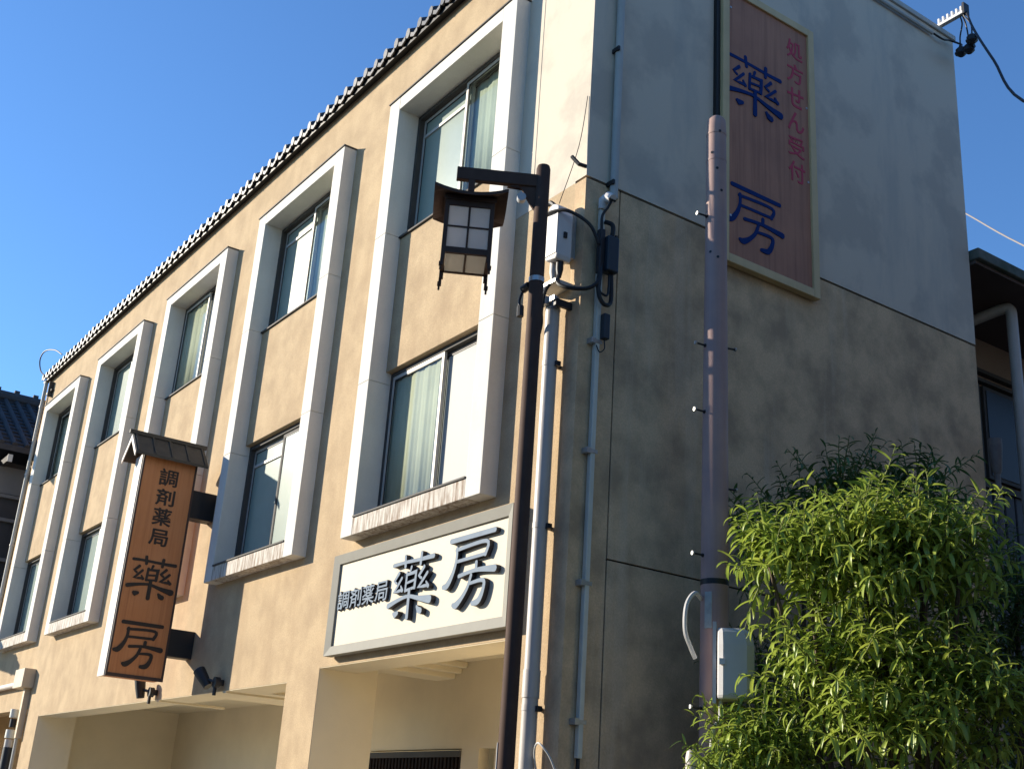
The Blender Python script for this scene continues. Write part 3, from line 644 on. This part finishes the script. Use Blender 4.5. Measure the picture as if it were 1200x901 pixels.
# conduit on the side wall
CD = thing('wall_conduit', 'slim pale conduit clipped up the side wall near the corner', 'conduit', (.05, .15, 0))
under(MB().box(.018, .062, .128, .172, 2.12, 6.56).build('conduit', PIPEL, bevel=.006), CD)
under(MB().tube([(.04, .15, 2.0), (.04, .15, 2.13)], .015, 8).build('cable_tail', CABLE), CD)
for z in (5.32, 4.40, 3.37, 2.37):
    c1 = under(MB().box(.001, .070, .085, .125, z-.022, z+.022).build('clip', GALV), CD)
    MB().box(.060, .068, .11, .19, z-.014, z+.014).build('strap', GALV, c1)
under(MB().tube([(.05, .145, 6.52), (.07, .145, 6.585), (.13, .15, 6.60), (.17, .155, 6.57)], [.035, .05, .05, .04], 12).build('entry_cap', BOXW, smooth=True), CD)
for k in range(3): under(MB().tube([(.165, .125+k*.026, 6.565), (.178, .125+k*.026, 6.555)], .010, 8).build('cable_hole', BLACK), CD)
SB = thing('splice_box', 'black splice box with looped cables strapped to the side wall conduit', 'splice box', (.1, .18, 5.9))
under(MB().box(.065, .165, .14, .255, 5.92, 6.24).build('case', BLUEBLK, bevel=.012), SB)
under(MB().box(.063, .12, .09, .14, 5.90, 6.30).build('side_case', BLACK, bevel=.008), SB)
under(MB().box(.02, .10, .262, .285, 6.0, 6.30).build('mount', BLACKST), SB)
under(MB().tube(smoothpath([(.10, .11, 5.92), (.12, .08, 5.78), (.13, .10, 5.66), (.13, .16, 5.62), (.12, .22, 5.68), (.11, .22, 5.93)]), .018, 8).build('cable_loop', CABLE, smooth=True), SB)
under(MB().tube(smoothpath([(.10, .13, 5.92), (.13, .09, 5.74), (.14, .12, 5.70), (.14, .17, 5.72), (.11, .20, 5.93)]), .010, 8).build('cable_loop', CABLE, smooth=True), SB)
under(MB().tube(smoothpath([(.09, .12, 6.28), (.10, .11, 6.42), (.13, .14, 6.50), (.17, .15, 6.56)]), .012, 8).build('cable_lead', CABLE, smooth=True), SB)
under(MB().tube(smoothpath([(.07, .165, 6.40), (.12, .21, 6.36), (.10, .22, 6.24)]), .02, 8).build('cable_lead', CABLE, smooth=True), SB)
LB = thing('junction_box', 'small blue black junction box on the side conduit under the splice box', 'junction box', (.08, .19, 5.4))
under(MB().box(.063, .12, .165, .225, 5.34, 5.56).build('case', BLUEBLK, bevel=.008), LB)
under(MB().tube(smoothpath([(.09, .19, 5.34), (.10, .19, 5.26), (.09, .15, 5.22), (.07, .13, 5.28)]), .005, 6).build('wire', CABLE), LB)

# ---------------------------------------------------------------- utility pole
UX, UY = .758, .785
UP = thing('utility_pole', 'mauve brown steel utility pole with step bolts beside the side wall', 'utility pole', (UX, UY, 0))
def pco(z): return Vector((UX, UY, z)) + Vector((.616, -.788, 0))*(.098*z/7.2) + Vector((.788, .616, 0))*(.0*z/7.2)
under(MB().tube([pco(0), pco(2.0), pco(4.), pco(5.05), pco(7.15), pco(7.235), pco(7.265)], [.112, .106, .099, .094, .080, .076, .055], 28).build('shaft', POLE, smooth=True), UP)
def prad(z): return .112 - (.112-.080)*z/7.15
for z in (5.56, 5.05, 4.23, 6.85, 7.1): under(MB().tube([pco(z-.008), pco(z+.008)], prad(z)+.003, 28).build('seam_ring', POLE, smooth=True), UP)
under(MB().tube([pco(3.36), pco(3.40)], prad(3.4)+.006, 28).build('strap', BLACK, smooth=True), UP)
vL = Vector((-.2, -.98, 0))
for z, sgn in ((6.33, 1), (5.21, 1), (4.67, 1), (3.57, 1), (2.49, 1), (5.23, -1), (4.10, -1)):
    a = pco(z) + vL*sgn*(prad(z)-.01); b = pco(z+.005) + vL*sgn*(prad(z)+.085)
    bo = under(MB().tube([a, b], .008, 8).build('step_bolt', BLACKST), UP)
    MB().tube([b, b+vL*sgn*.012], .016, 10).build('bolt_head', GALV, bo)
    MB().tube([a, a+vL*sgn*.02], .016, 6).build('bolt_nut', BLACKST, bo)
dC = Vector((.72, -.69, 0))
for z, ang in ((7.1, 20), (6.9, -25), (6.55, 30), (6.0, -30), (5.95, 10), (6.75, 5)):
    q = dC.copy(); q.rotate(Matrix.Rotation(R_(ang), 3, 'Z')); c0 = pco(z) + q*(prad(z)-.004)
    under(MB().tube([c0, c0+q*.008], .012, 8).build('bolt_hole', BLACK), UP)
q = Vector((.35, -.94, 0)); t_ = Vector((-q.y, q.x, 0))
under(MB().obox(pco(3.17)+q*(prad(3.17)+.004), t_*.027, q*.003, Zz*.13).build('number_plate', mat('plate_grey', (.36, .40, .40), .5, var=.6, big=25)), UP)
PB = thing('pole_box', 'pale grey rounded equipment box fixed to the utility pole', 'equipment box', (UX+.13, UY+.2, 2.5))
bq = [(.0, -.0), (.20, .02), (.245, .05), (.25, .12), (.215, .15), (.0, .16)]
ea, eb = Vector((.72, .694, 0)), Vector((.694, -.72, 0))
cxx = pco(2.8) - Zz*2.8 + eb*.215 + ea*.01
def pbp(a, b, z): return cxx + ea*a + eb*b + Zz*z
prof = [(0, -.09), (.05, -.115), (.20, -.10), (.245, -.05), (.25, .06), (.20, .10), (.04, .115), (0, .09)]
vs = []; lv = [(2.535, .90), (2.56, 1.), (2.90, 1.), (2.985, .93), (3.015, .75)]
for z, s1 in lv:
    for (a, b) in prof: vs.append(pbp(.02+a*s1, b*s1, z))
fs = [tuple(range(8))[::-1], tuple(4*8+i for i in range(8))]
for r in range(4):
    for i in range(8): fs.append((r*8+i, r*8+(i+1) % 8, r*8+8+(i+1) % 8, r*8+8+i))
mb = MB(); mb.add(vs, fs); under(mb.build('case', BOXG, bevel=.01), PB)
under(MB().obox(pbp(.0, 0, 2.78), ea*.012, eb*.08, Zz*.275).build('back_plate', BOXG), PB)
under(MB().obox(pbp(.03, -.12, 2.85), ea*.02, eb*.06, Zz*.03).build('mount_arm', GALV), PB)
under(MB().obox(pbp(.03, -.12, 2.62), ea*.02, eb*.06, Zz*.03).build('mount_arm', GALV), PB)
under(MB().obox(pbp(.055, .118, 2.78), ea*.02, eb*.012, Zz*.02).build('latch', BOXW), PB)
under(MB().tube(smoothpath([pbp(.04, .03, 2.54), pbp(.04, .03, 2.42), pbp(.0, .06, 2.34), pbp(-.02, .06, 2.2)]), .014, 8).build('cable', CABLEW, smooth=True), PB)
cable('pole_cable_loop', [(UX-.02, UY-.11, 3.25), (UX+.02, UY-.22, 3.28), (UX+.03, UY-.31, 3.18), (UX+.03, UY-.32, 3.0), (UX+.03, UY-.26, 2.88), (UX+.03, UY-.22, 2.82)], .016, CABLEW, 'white cable loop hanging off the utility pole')
pc = thing('pole_conduit', 'pale conduit tube rising up the foot of the utility pole', 'conduit', (UX+.10, UY-.09, 0))
under(MB().tube([(UX+.13, UY-.05, 0), (UX+.13, UY-.05, 2.27), (UX+.13, UY-.05, 2.285)], [.034, .034, .026], 12).build('tube', PIPEL, smooth=True), pc)
gc = thing('guard_cap', 'pale rounded cap of a guard tube at the pole foot', 'guard', (UX+.06, UY-.26, 0))
under(MB().tube([(UX+.06, UY-.26, 0), (UX+.06, UY-.26, 2.15), (UX+.06, UY-.26, 2.19), (UX+.06, UY-.26, 2.205)], [.05, .05, .042, .02], 14).build('tube', PIPE, smooth=True), gc)

# ---------------------------------------------------------------- spot lights over the left opening
def spot(x, label, tilt):
    t = thing('spotlight', label, 'spotlight', (x, -.05, 2.86))
    under(MB().box(x-.03, x+.03, -.09, -.002, 2.95, 3.02).build('mount', BLACKST, bevel=.01), t)
    under(MB().tube([(x-.01, -.09, 2.84), (x-.01, -.09, 2.99)], .022, 8).build('stem', BLACKST, smooth=True), t)
    under(MB().tube([(x-.01, -.11, 2.985), (x-.01, -.05, 2.985)], .062, 12).build('knuckle', BLACKST, smooth=True), t)
    under(MB().tube([(x-.02, -.10, 2.99), (x-.15, -.15, 3.02)], .018, 8).build('arm', BLACKST, smooth=True), t)
    c0 = Vector((x-.18, -.17, 3.02)); ax = Vector(tilt).normalized()
    under(MB().tube([c0-ax*.11, c0+ax*.02, c0+ax*.13], [.05, .066, .072], 14).build('head', BLACK, smooth=True), t)
    under(MB().tube([c0+ax*.131, c0+ax*.138], .062, 14).build('lens', mat('lamp_lens', (.3, .3, .3), .15)), t)
    tr = under(MB().box(x+.02, x+.10, -.0, .9, 2.872, 2.896).build('cable_trunking', SOFFIT), t)
    return t
spot(-8.62, 'small black spotlight pointing upwards under the hanging wooden sign', (-.1, -.15, 1))
spot(-6.42, 'small black spotlight tilted inside the dark shadow of the hanging sign', (-.55, -.35, .75))

# ---------------------------------------------------------------- junction box and cables at the far left of the facade
JB = thing('service_box', 'beige service box with a conduit at the left end of the facade', 'service box', (-15.3, 0, 3.4))
under(MB().box(-15.62, -15.0, -.2, -.002, 3.38, 3.70).build('case', mat('beige_box', (.56, .47, .34), .7, var=.3, big=3), bevel=.01), JB)
under(MB().tube([(-18.6, -.09, 3.47), (-15.62, -.09, 3.47)], .05, 10).build('feed_pipe', SIGNEDGE, smooth=True), JB)
under(MB().box(-15.22, -15.12, -.10, -.002, 2.55, 3.38).build('trunking', MATS['beige_box']), JB)
under(MB().tube([(-15.2, -.06, 2.6), (-15.2, -.06, 0)], .03, 8).build('conduit', PIPEP, smooth=True), JB)
mt = thing('meter_stack', 'stacked grey and black meter fittings below the service box', 'meter', (-15.5, -.1, 2.0))
for z, r, M_ in ((2.96, .075, PIPEL), (2.80, .05, BLACKST), (2.62, .085, PIPEL), (2.46, .07, PIPE)):
    under(MB().tube([(-15.42, -.12, z-.07), (-15.42, -.12, z+.07)], r, 12).build('fitting', M_, smooth=True), mt)
under(MB().tube([(-15.42, -.10, 2.4), (-15.42, -.10, 1.2)], .095, 12).build('black_pipe', BLACK, smooth=True), mt)
under(MB().tube([(-15.56, -.12, 2.3), (-15.56, -.12, 1.9)], .03, 8).build('white_tube', BOXW, smooth=True), mt)
cable('roof_cable', [(-18.55, -.08, 10.05), (-19.1, -.15, 10.30), (-19.25, -.2, 10.62), (-18.9, -.2, 10.72), (-18.2, -.15, 10.55), (-17.7, -.1, 10.32)], .014, CABLE, 'black cable looping in the air at the far end of the tiled eave')
eb_ = thing('eave_bracket', 'rusty cable bracket on the wall at the far end of the eave', 'bracket', (-18.4, -.05, 9.8))
under(MB().box(-18.6, -18.2, -.06, -.003, 9.66, 9.70).build('strut', BLACKST), eb_)
under(MB().box(-18.32, -18.28, -.10, -.003, 9.55, 9.88).build('plate', BRONZE), eb_)

# ---------------------------------------------------------------- roof bracket with cable and insulators at the rear corner
RB = thing('roof_cable_bracket', 'galvanised slotted bracket jutting from the rear roof corner', 'bracket', (0, 5.1, 10.8))
bm_ = MB(); bm_.box(-.35, .36, 5.07, 5.13, 10.80, 10.835)
under(bm_.build('slotted_bar', BOXW, bevel=.004), RB)
for i in range(6): under(MB().box(.0+i*.06, .022+i*.06, 5.075, 5.125, 10.835, 10.905).build('slot_rib', BOXW), RB)
under(MB().box(.345, .372, 5.05, 5.15, 10.77, 10.92).build('end_plate', BLACKST), RB)
for i, (x, y, z) in enumerate(((.17, 5.24, 10.43), (.30, 5.20, 10.38), (.40, 5.12, 10.42))):
    t = thing('cable_insulator', ('black cable joint hanging under the roof bracket, closest to the wall', 'black cable joint between two others under the roof bracket', 'black cable joint hanging below the outer end plate of the roof bracket')[i], 'insulator', (x, y, z), 'insulators under the roof bracket')
    mb = MB(); mb.tube([(x, y, z+.06), (x, y, z+.03), (x, y, z-.03), (x, y, z-.06)], [.03, .062, .062, .03], 8); mb.tube([(x-.07, y, z), (x+.07, y, z+.01)], .028, 7)
    under(mb.build('joint', BLACK), t)
    under(MB().tube(smoothpath([(x, y, z+.05), (x+.0, y, z+.2), (x-.06*(i-1), y-.03, z+.34), (.28+.03*i, 5.1, 10.80)]), .009, 6).build('lead', CABLE), t)
cable('overhead_cable', [(.35, 5.12, 10.84), (.62, 4.82, 10.28), (1.2, 4.209, 9.27), (2., 3.316, 7.98), (4.5, .6, 5.2)], .014, CABLE, 'thick black cable sagging from the roof bracket across the blue sky')
cable('roof_conduit', [(.04, 3.3, 10.60), (.04, 4.9, 10.60)], .022, PIPEP, 'conduit running along the side wall just below the roof coping', 'conduit')
cable('cable', [(.045, 4.9, 10.60), (.07, 5.05, 10.57), (.06, 5.2, 10.63), (.12, 5.33, 10.6), (.17, 5.22, 10.5)], .012, CABLE, 'thin cable bending from the roof conduit to the insulators')
cable('overhead_wire', [(-8, 15.6, 16.1), (-6, 14.364, 14.2), (-4, 13.117, 12.239), (0, 10.6, 8.6)], .016, mat('grey_wire', (.25, .22, .2), .6), 'pale thin wire crossing the sky behind the rear corner', 'wire')

# ---------------------------------------------------------------- house on the left
LH = thing('tiled_house', 'dark shaded house with a grey tiled roof beyond the left end', 'house', (-21.5, 2, 0))
under(MB().box(-26.4, -20.15, -1.0, 7, 0, 8.45).build('wall', HOUSEWALL), LH)
sl = .55; ex, ez = -19.45, 8.66; rx_, rz_ = -23.2, 8.66+3.75*.55
roofp = [(ex, ez), (rx_, rz_), (-26.95, ez), (-26.95, ez-.12), (rx_, rz_-.14), (ex, ez-.12)]
rfo = under(MB().prism([(a, b) for a, b in roofp], 'y', -2.2, 7.6).build('roof', TILED), LH)
for i in range(37):
    yy = -2.15+i*.265
    under(MB().tube([(ex-.02, yy, ez+.025), (rx_, yy, rz_+.025)], .062, 8).build('tile_row', TILED, smooth=True), LH)
for i in range(13):
    t = (i+.5)/13; x = ex + (rx_-ex)*t; z = ez + (rz_-ez)*t
    under(MB().obox((x, 2.7, z+.02), (.02, 0, -.011), (0, 4.88, 0), (.006, 0, .012)).build('tile_course', TILED), LH)
under(MB().tube([(rx_, -2.25, rz_+.10), (rx_, 7.6, rz_+.10)], .14, 10).build('ridge', TILED), LH)
for i in range(22): under(MB().box(rx_-.05, rx_+.05, -2.1+i*.45, -1.98+i*.45, rz_+.22, rz_+.30).build('ridge_tile', TILED), LH)
for i in range(11):
    yy = -1.6+i*.62
    rf_ = under(MB().box(-20.2, -19.55, yy, yy+.09, 8.33, 8.47).build('rafter', HOUSEWALL), LH)
    MB().box(-19.55, -19.53, yy-.005, yy+.095, 8.32, 8.48).build('rafter_cap', mat('white_cap', (.62, .61, .58), .7), rf_)
under(MB().box(-20.15, -20.11, -1.0, 7, 7.75, 8.34).build('plaster_band', PLASTER), LH)
for z in (7.66, 7.15, 6.3): under(MB().box(-20.16, -20.06, -1.0, 7, z, z+.07).build('trim_board', PLASTER), LH)
under(MB().prism([(-19.3, 5.05), (-19.3, 4.95), (-26.4, 5.9), (-26.4, 6.0)], 'y', -2.3, -1.0).build('pent_roof', TILED), LH)
for i in range(5): under(MB().box(-19.75, -19.2+(i % 2)*.06, -2.28+i*.26, -2.10+i*.26, 4.98, 5.13).build('pent_tile', TILED), LH)

# ---------------------------------------------------------------- building behind on the right
RH = thing('rear_neighbour_building', 'shaded neighbouring building with a deep flat eave behind the rear corner', 'building', (-1, 8, 0))
under(MB().box(-6, -1.2, 5.40, 14, 0, 7.799).build('wall', RWALL), RH)
under(MB().box(-6, .10, 5.38, 14.6, 7.84, 7.97).build('eave_slab', MOSSY, bevel=.015), RH)
under(MB().box(-6, .04, 5.40, 14.5, 7.80, 7.838).build('soffit', RSOFF), RH)
for z, h_ in ((7.30, .05), (7.18, .04)): under(MB().box(-1.2, -1.12, 5.75, 14, z, z+h_).build('trim_rail', BRONZE), RH)
for i in range(6):
    yy = 6.0+i*1.15
    wn = under(MB().box(-1.2, -1.14, yy, yy+1.08, 5.95, 7.14).build('window', BRONZE), RH)
    MB().box(-1.14, -1.13, yy+.05, yy+1.03, 6.0, 7.09).build('pane', DGLASS, wn)
under(MB().box(-1.2, -1.05, 5.75, 14, 5.78, 5.86).build('balcony_rail', BRONZE), RH)
for i in range(26): under(MB().box(-1.14, -1.08, 5.8+i*.22, 5.98+i*.22, 2.2, 5.78).build('cladding_board', mat('blue_grey_board', (.075, .085, .10), .7, var=.5, big=3, streak=.4), bevel=.008), RH)
gp = thing('eave_drainpipe', 'pale grey drainpipe dropping from under the neighbouring eave', 'drainpipe', (-.3, 6.5, 6.6))
under(MB().tube(smoothpath([(-.95, 6.35, 7.60), (-.42, 6.50, 7.72), (-.31, 6.54, 7.70), (-.30, 6.55, 7.58)], 5) + [Vector((-.30, 6.55, 4.0))], .065, 12).build('pipe', PIPE, smooth=True), gp)

# ---------------------------------------------------------------- buildings across the two streets (unseen, added to cut sky fill on shaded walls)
def block(name, label, x0, x1, y0, y1, h, M, face):
    t = thing(name, label, 'building', ((x0+x1)/2, (y0+y1)/2, 0))
    under(MB().box(x0, x1, y0, y1, 0, h).build('wall', M), t)
    under(MB().box(x0-.2, x1+.2, y0-.2, y1+.2, h, h+.18).build('roof', CONC), t)
    for fl in range(int(h//3)):
        if face == 'x':
            n = int((y1-y0)//3)
            for i in range(n):
                wn = under(MB().box(x0-.04, x0, y0+1+i*3, y0+2.6+i*3, fl*3+1, fl*3+2.3).build('window', ALU), t)
                MB().box(x0-.05, x0-.041, y0+1.08+i*3, y0+2.52+i*3, fl*3+1.08, fl*3+2.22).build('pane', DGLASS, wn)
        else:
            n = int((x1-x0)//3)
            for i in range(n):
                wn = under(MB().box(x0+1+i*3, x0+2.6+i*3, y1, y1+.04, fl*3+1, fl*3+2.3).build('window', ALU), t)
                MB().box(x0+1.08+i*3, x0+2.52+i*3, y1+.041, y1+.05, fl*3+1.08, fl*3+2.22).build('pane', DGLASS, wn)
block('fill_blocking_house', 'unseen dark boarded house added across the side road to block sky light', 9.0, 18, -1, 26, 11.5, HOUSEWALL, 'x')
block('fill_blocking_house', 'unseen grey plaster house added across the main road to cut sky fill', -11, 24, -24, -14, 7.5, PLASTER, 'y')

# ---------------------------------------------------------------- shrubs
def leaf_mesh(name, droop, M):
    mb = MB(); n = 5; vs = []; fs = []
    for i in range(n+1):
        t = i/n; wd = .098*math.sin(math.pi*(t*.86+.10))**.8 * (1 if i < n else .05); a = droop*t
        x = math.sin(a)/max(droop, .01) if droop else t; z = -(1-math.cos(a))/max(droop, .01)
        vs += [(x, -wd, z+.055), (x, 0, z), (x, wd, z+.055)]
    for i in range(n):
        for k in (0, 1): fs.append((i*3+k, i*3+k+1, i*3+k+4, i*3+k+3))
    mb.add(vs, fs); me = mb.mesh(name); me.materials.append(M)
    me.polygons.foreach_set('use_smooth', [True]*len(me.polygons)); return me
CP = Vector((7.062, -5.335, 1.6))
def shrub(name, label, root, clumps, M, nshoot, leaf, singles, seed, group=None):
    rnd = random.Random(seed); T = thing(name, label, 'shrub', root, group)
    L1, L2 = leaf_mesh('leaf', .7, M), leaf_mesh('leaf', 1.35, M)
    rt = Vector(root); tr = MB(); fork = rt + Vector((.02, -.03, .75))
    tr.tube([rt, rt+Vector((.03, 0, .4)), fork], [.05, .042, .036], 8)
    tw = MB(); leaves = []
    for (c, r, k) in clumps:
        c = Vector(c); mid = fork.lerp(c, .5) + Vector((rnd.uniform(-.1, .1), rnd.uniform(-.1, .1), -.12))
        tr.tube(smoothpath([fork, mid, c], 4), [.030-.0023*i for i in range(9)], 6)
        for s in range(int(nshoot*k)):
            d = Vector((rnd.gauss(0, 1), rnd.gauss(0, 1), rnd.gauss(.25, .8))).normalized()
            st = c + d*r*rnd.uniform(.15, .75); ln = rnd.uniform(.22, .44)
            g = (d*.9 + Vector((0, 0, rnd.uniform(.2, 1.1)))).normalized()
            pts = [st]; dd = g.copy()
            for i in range(5):
                dd = (dd + Vector((rnd.uniform(-.12, .12), rnd.uniform(-.12, .12), -.05))).normalized(); pts.append(pts[-1] + dd*ln/5)
            tw.tube(pts, [.006, .0055, .005, .004, .003, .002], 4, False)
            nl = rnd.randint(9, 14); ph = rnd.uniform(0, 6.28)
            for j in range(nl):
                t = (j+.6)/nl; q = t*5; i0 = min(4, int(q)); p = pts[i0].lerp(pts[i0+1], q-i0)
                ax = (pts[i0+1]-pts[i0]).normalized(); u = ax.orthogonal().normalized(); v = ax.cross(u)
                an = ph + j*2.4; out = (u*math.cos(an) + v*math.sin(an))
                dr = (out + ax*(.25+.55*t) + Vector((0, 0, -.05))).normalized()
                zup = (Vector((0, 0, 1)) - dr*dr.z); zup = zup.normalized() if zup.length > .05 else u
                zup = (zup + Vector((rnd.uniform(-.35, .35), rnd.uniform(-.35, .35), 0))); yv = zup.cross(dr).normalized(); zv = dr.cross(yv)
                sc = leaf*rnd.uniform(.65, 1.2)*(1-.42*t**3)
                mtx = Matrix((dr*sc, yv*sc, zv*sc)).transposed().to_4x4(); mtx.translation = p
                leaves.append((mtx, rnd.random() < .45))
    under(tr.build('trunk', BARK, smooth=True), T); under(tag(tw.build('twigs', TWIG), kind='stuff'), T)
    leaves.sort(key=lambda a: (a[0].translation-CP).length)
    me1 = (L1, L2); base = -Vector(T.location)
    for mtx, k in leaves[:singles]:
        o = bpy.data.objects.new('leaf', me1[k]); COL.objects.link(o); o.parent = T
        o.matrix_basis = Matrix.Translation(base) @ mtx
    vs = []; fs = []
    for mtx, k in leaves[singles:]:
        b = len(vs); me = me1[k]
        vs += [tuple(mtx @ v.co) for v in me.vertices]; fs += [tuple(b+i for i in p.vertices) for p in me.polygons]
    me = bpy.data.meshes.new('crown'); me.from_pydata(vs, [], fs); me.materials.append(M)
    me.polygons.foreach_set('use_smooth', [True]*len(me.polygons))
    under(tag(link('crown', me), kind='stuff'), T); return T
SH = Vector((.24, -.17, 0))
lit = [((1.24, .74, 3.42), .22, .7), ((1.47, .91, 3.43), .30, 1), ((1.74, 1.13, 3.55), .32, 1.1), ((2.01, 1.33, 3.46), .32, 1.1), ((2.2, 1.5, 3.52), .2, .5), ((1.73, 1.12, 3.29), .34, 1.1), ((2.03, 1.36, 3.29), .34, 1.1), ((1.46, .91, 3.10), .25, .8),
       ((1.54, .97, 2.66), .30, 1), ((1.84, 1.21, 2.67), .34, 1.1), ((2.09, 1.40, 2.57), .32, 1), ((2.32, 1.58, 2.42), .26, .8), ((1.71, 1.10, 2.28), .34, 1), ((1.99, 1.32, 2.25), .34, 1)]
shrub('leafy_shrub', 'tall sunlit shrub with drooping yellow green leaves beside the utility pole', (1.85, 1.35, 0), [(Vector(c)+SH, r, k) for c, r, k in lit], LEAF, 40, .158, 300, 3)
shrub('leafy_shrub', 'low bright green shrub at the foot of the utility pole', (1.25, .72, 0), [((1.21, .71, 2.23), .26, 1), ((1.36, .80, 2.05), .26, 1), ((1.12, .64, 2.02), .22, .7)], LEAF, 46, .14, 120, 5)
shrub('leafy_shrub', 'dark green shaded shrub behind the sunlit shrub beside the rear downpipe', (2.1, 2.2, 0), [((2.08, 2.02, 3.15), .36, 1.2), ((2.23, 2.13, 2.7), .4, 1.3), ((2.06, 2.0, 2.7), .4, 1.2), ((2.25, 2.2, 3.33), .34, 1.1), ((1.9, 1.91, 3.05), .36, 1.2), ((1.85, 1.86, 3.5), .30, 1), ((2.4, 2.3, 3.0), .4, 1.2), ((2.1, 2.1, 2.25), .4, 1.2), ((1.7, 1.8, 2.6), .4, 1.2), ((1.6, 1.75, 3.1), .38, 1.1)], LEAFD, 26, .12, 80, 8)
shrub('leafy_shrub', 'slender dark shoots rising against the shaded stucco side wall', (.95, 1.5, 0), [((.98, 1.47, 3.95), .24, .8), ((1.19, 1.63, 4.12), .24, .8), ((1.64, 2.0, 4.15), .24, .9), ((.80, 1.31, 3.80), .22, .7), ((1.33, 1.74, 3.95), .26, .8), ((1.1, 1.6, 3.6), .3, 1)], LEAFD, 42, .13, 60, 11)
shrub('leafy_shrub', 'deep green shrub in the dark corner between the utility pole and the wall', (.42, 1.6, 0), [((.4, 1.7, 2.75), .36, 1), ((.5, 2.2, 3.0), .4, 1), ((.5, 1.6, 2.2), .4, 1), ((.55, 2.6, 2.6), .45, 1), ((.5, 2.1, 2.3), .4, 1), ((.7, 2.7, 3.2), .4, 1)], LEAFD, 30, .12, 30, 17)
shrub('leafy_shrub', 'large dark shrub at the right edge, extended out of frame to block sky light', (3.1, 3.3, 0), [((2.75, 2.75, 2.6), .5, 1), ((2.8, 2.8, 3.3), .5, 1), ((3.2, 3.2, 3.9), .55, 1), ((3.3, 3.3, 3.0), .6, 1), ((3.5, 3.6, 4.2), .55, 1), ((2.9, 3.4, 2.3), .6, 1), ((3.6, 3.0, 2.4), .6, 1), ((3.7, 3.5, 3.4), .6, 1), ((3.0, 3.8, 3.4), .6, 1), ((3.2, 2.6, 1.7), .6, 1), ((2.6, 3.2, 1.6), .6, 1), ((2.3, 2.7, 2.0), .5, 1), ((1.6, 2.2, 1.6), .5, 1), ((.9, 1.9, 1.5), .5, 1)], LEAFD, 40, .15, 20, 23)  # foliage shows at the right edge; unseen bulk added to darken the low wall
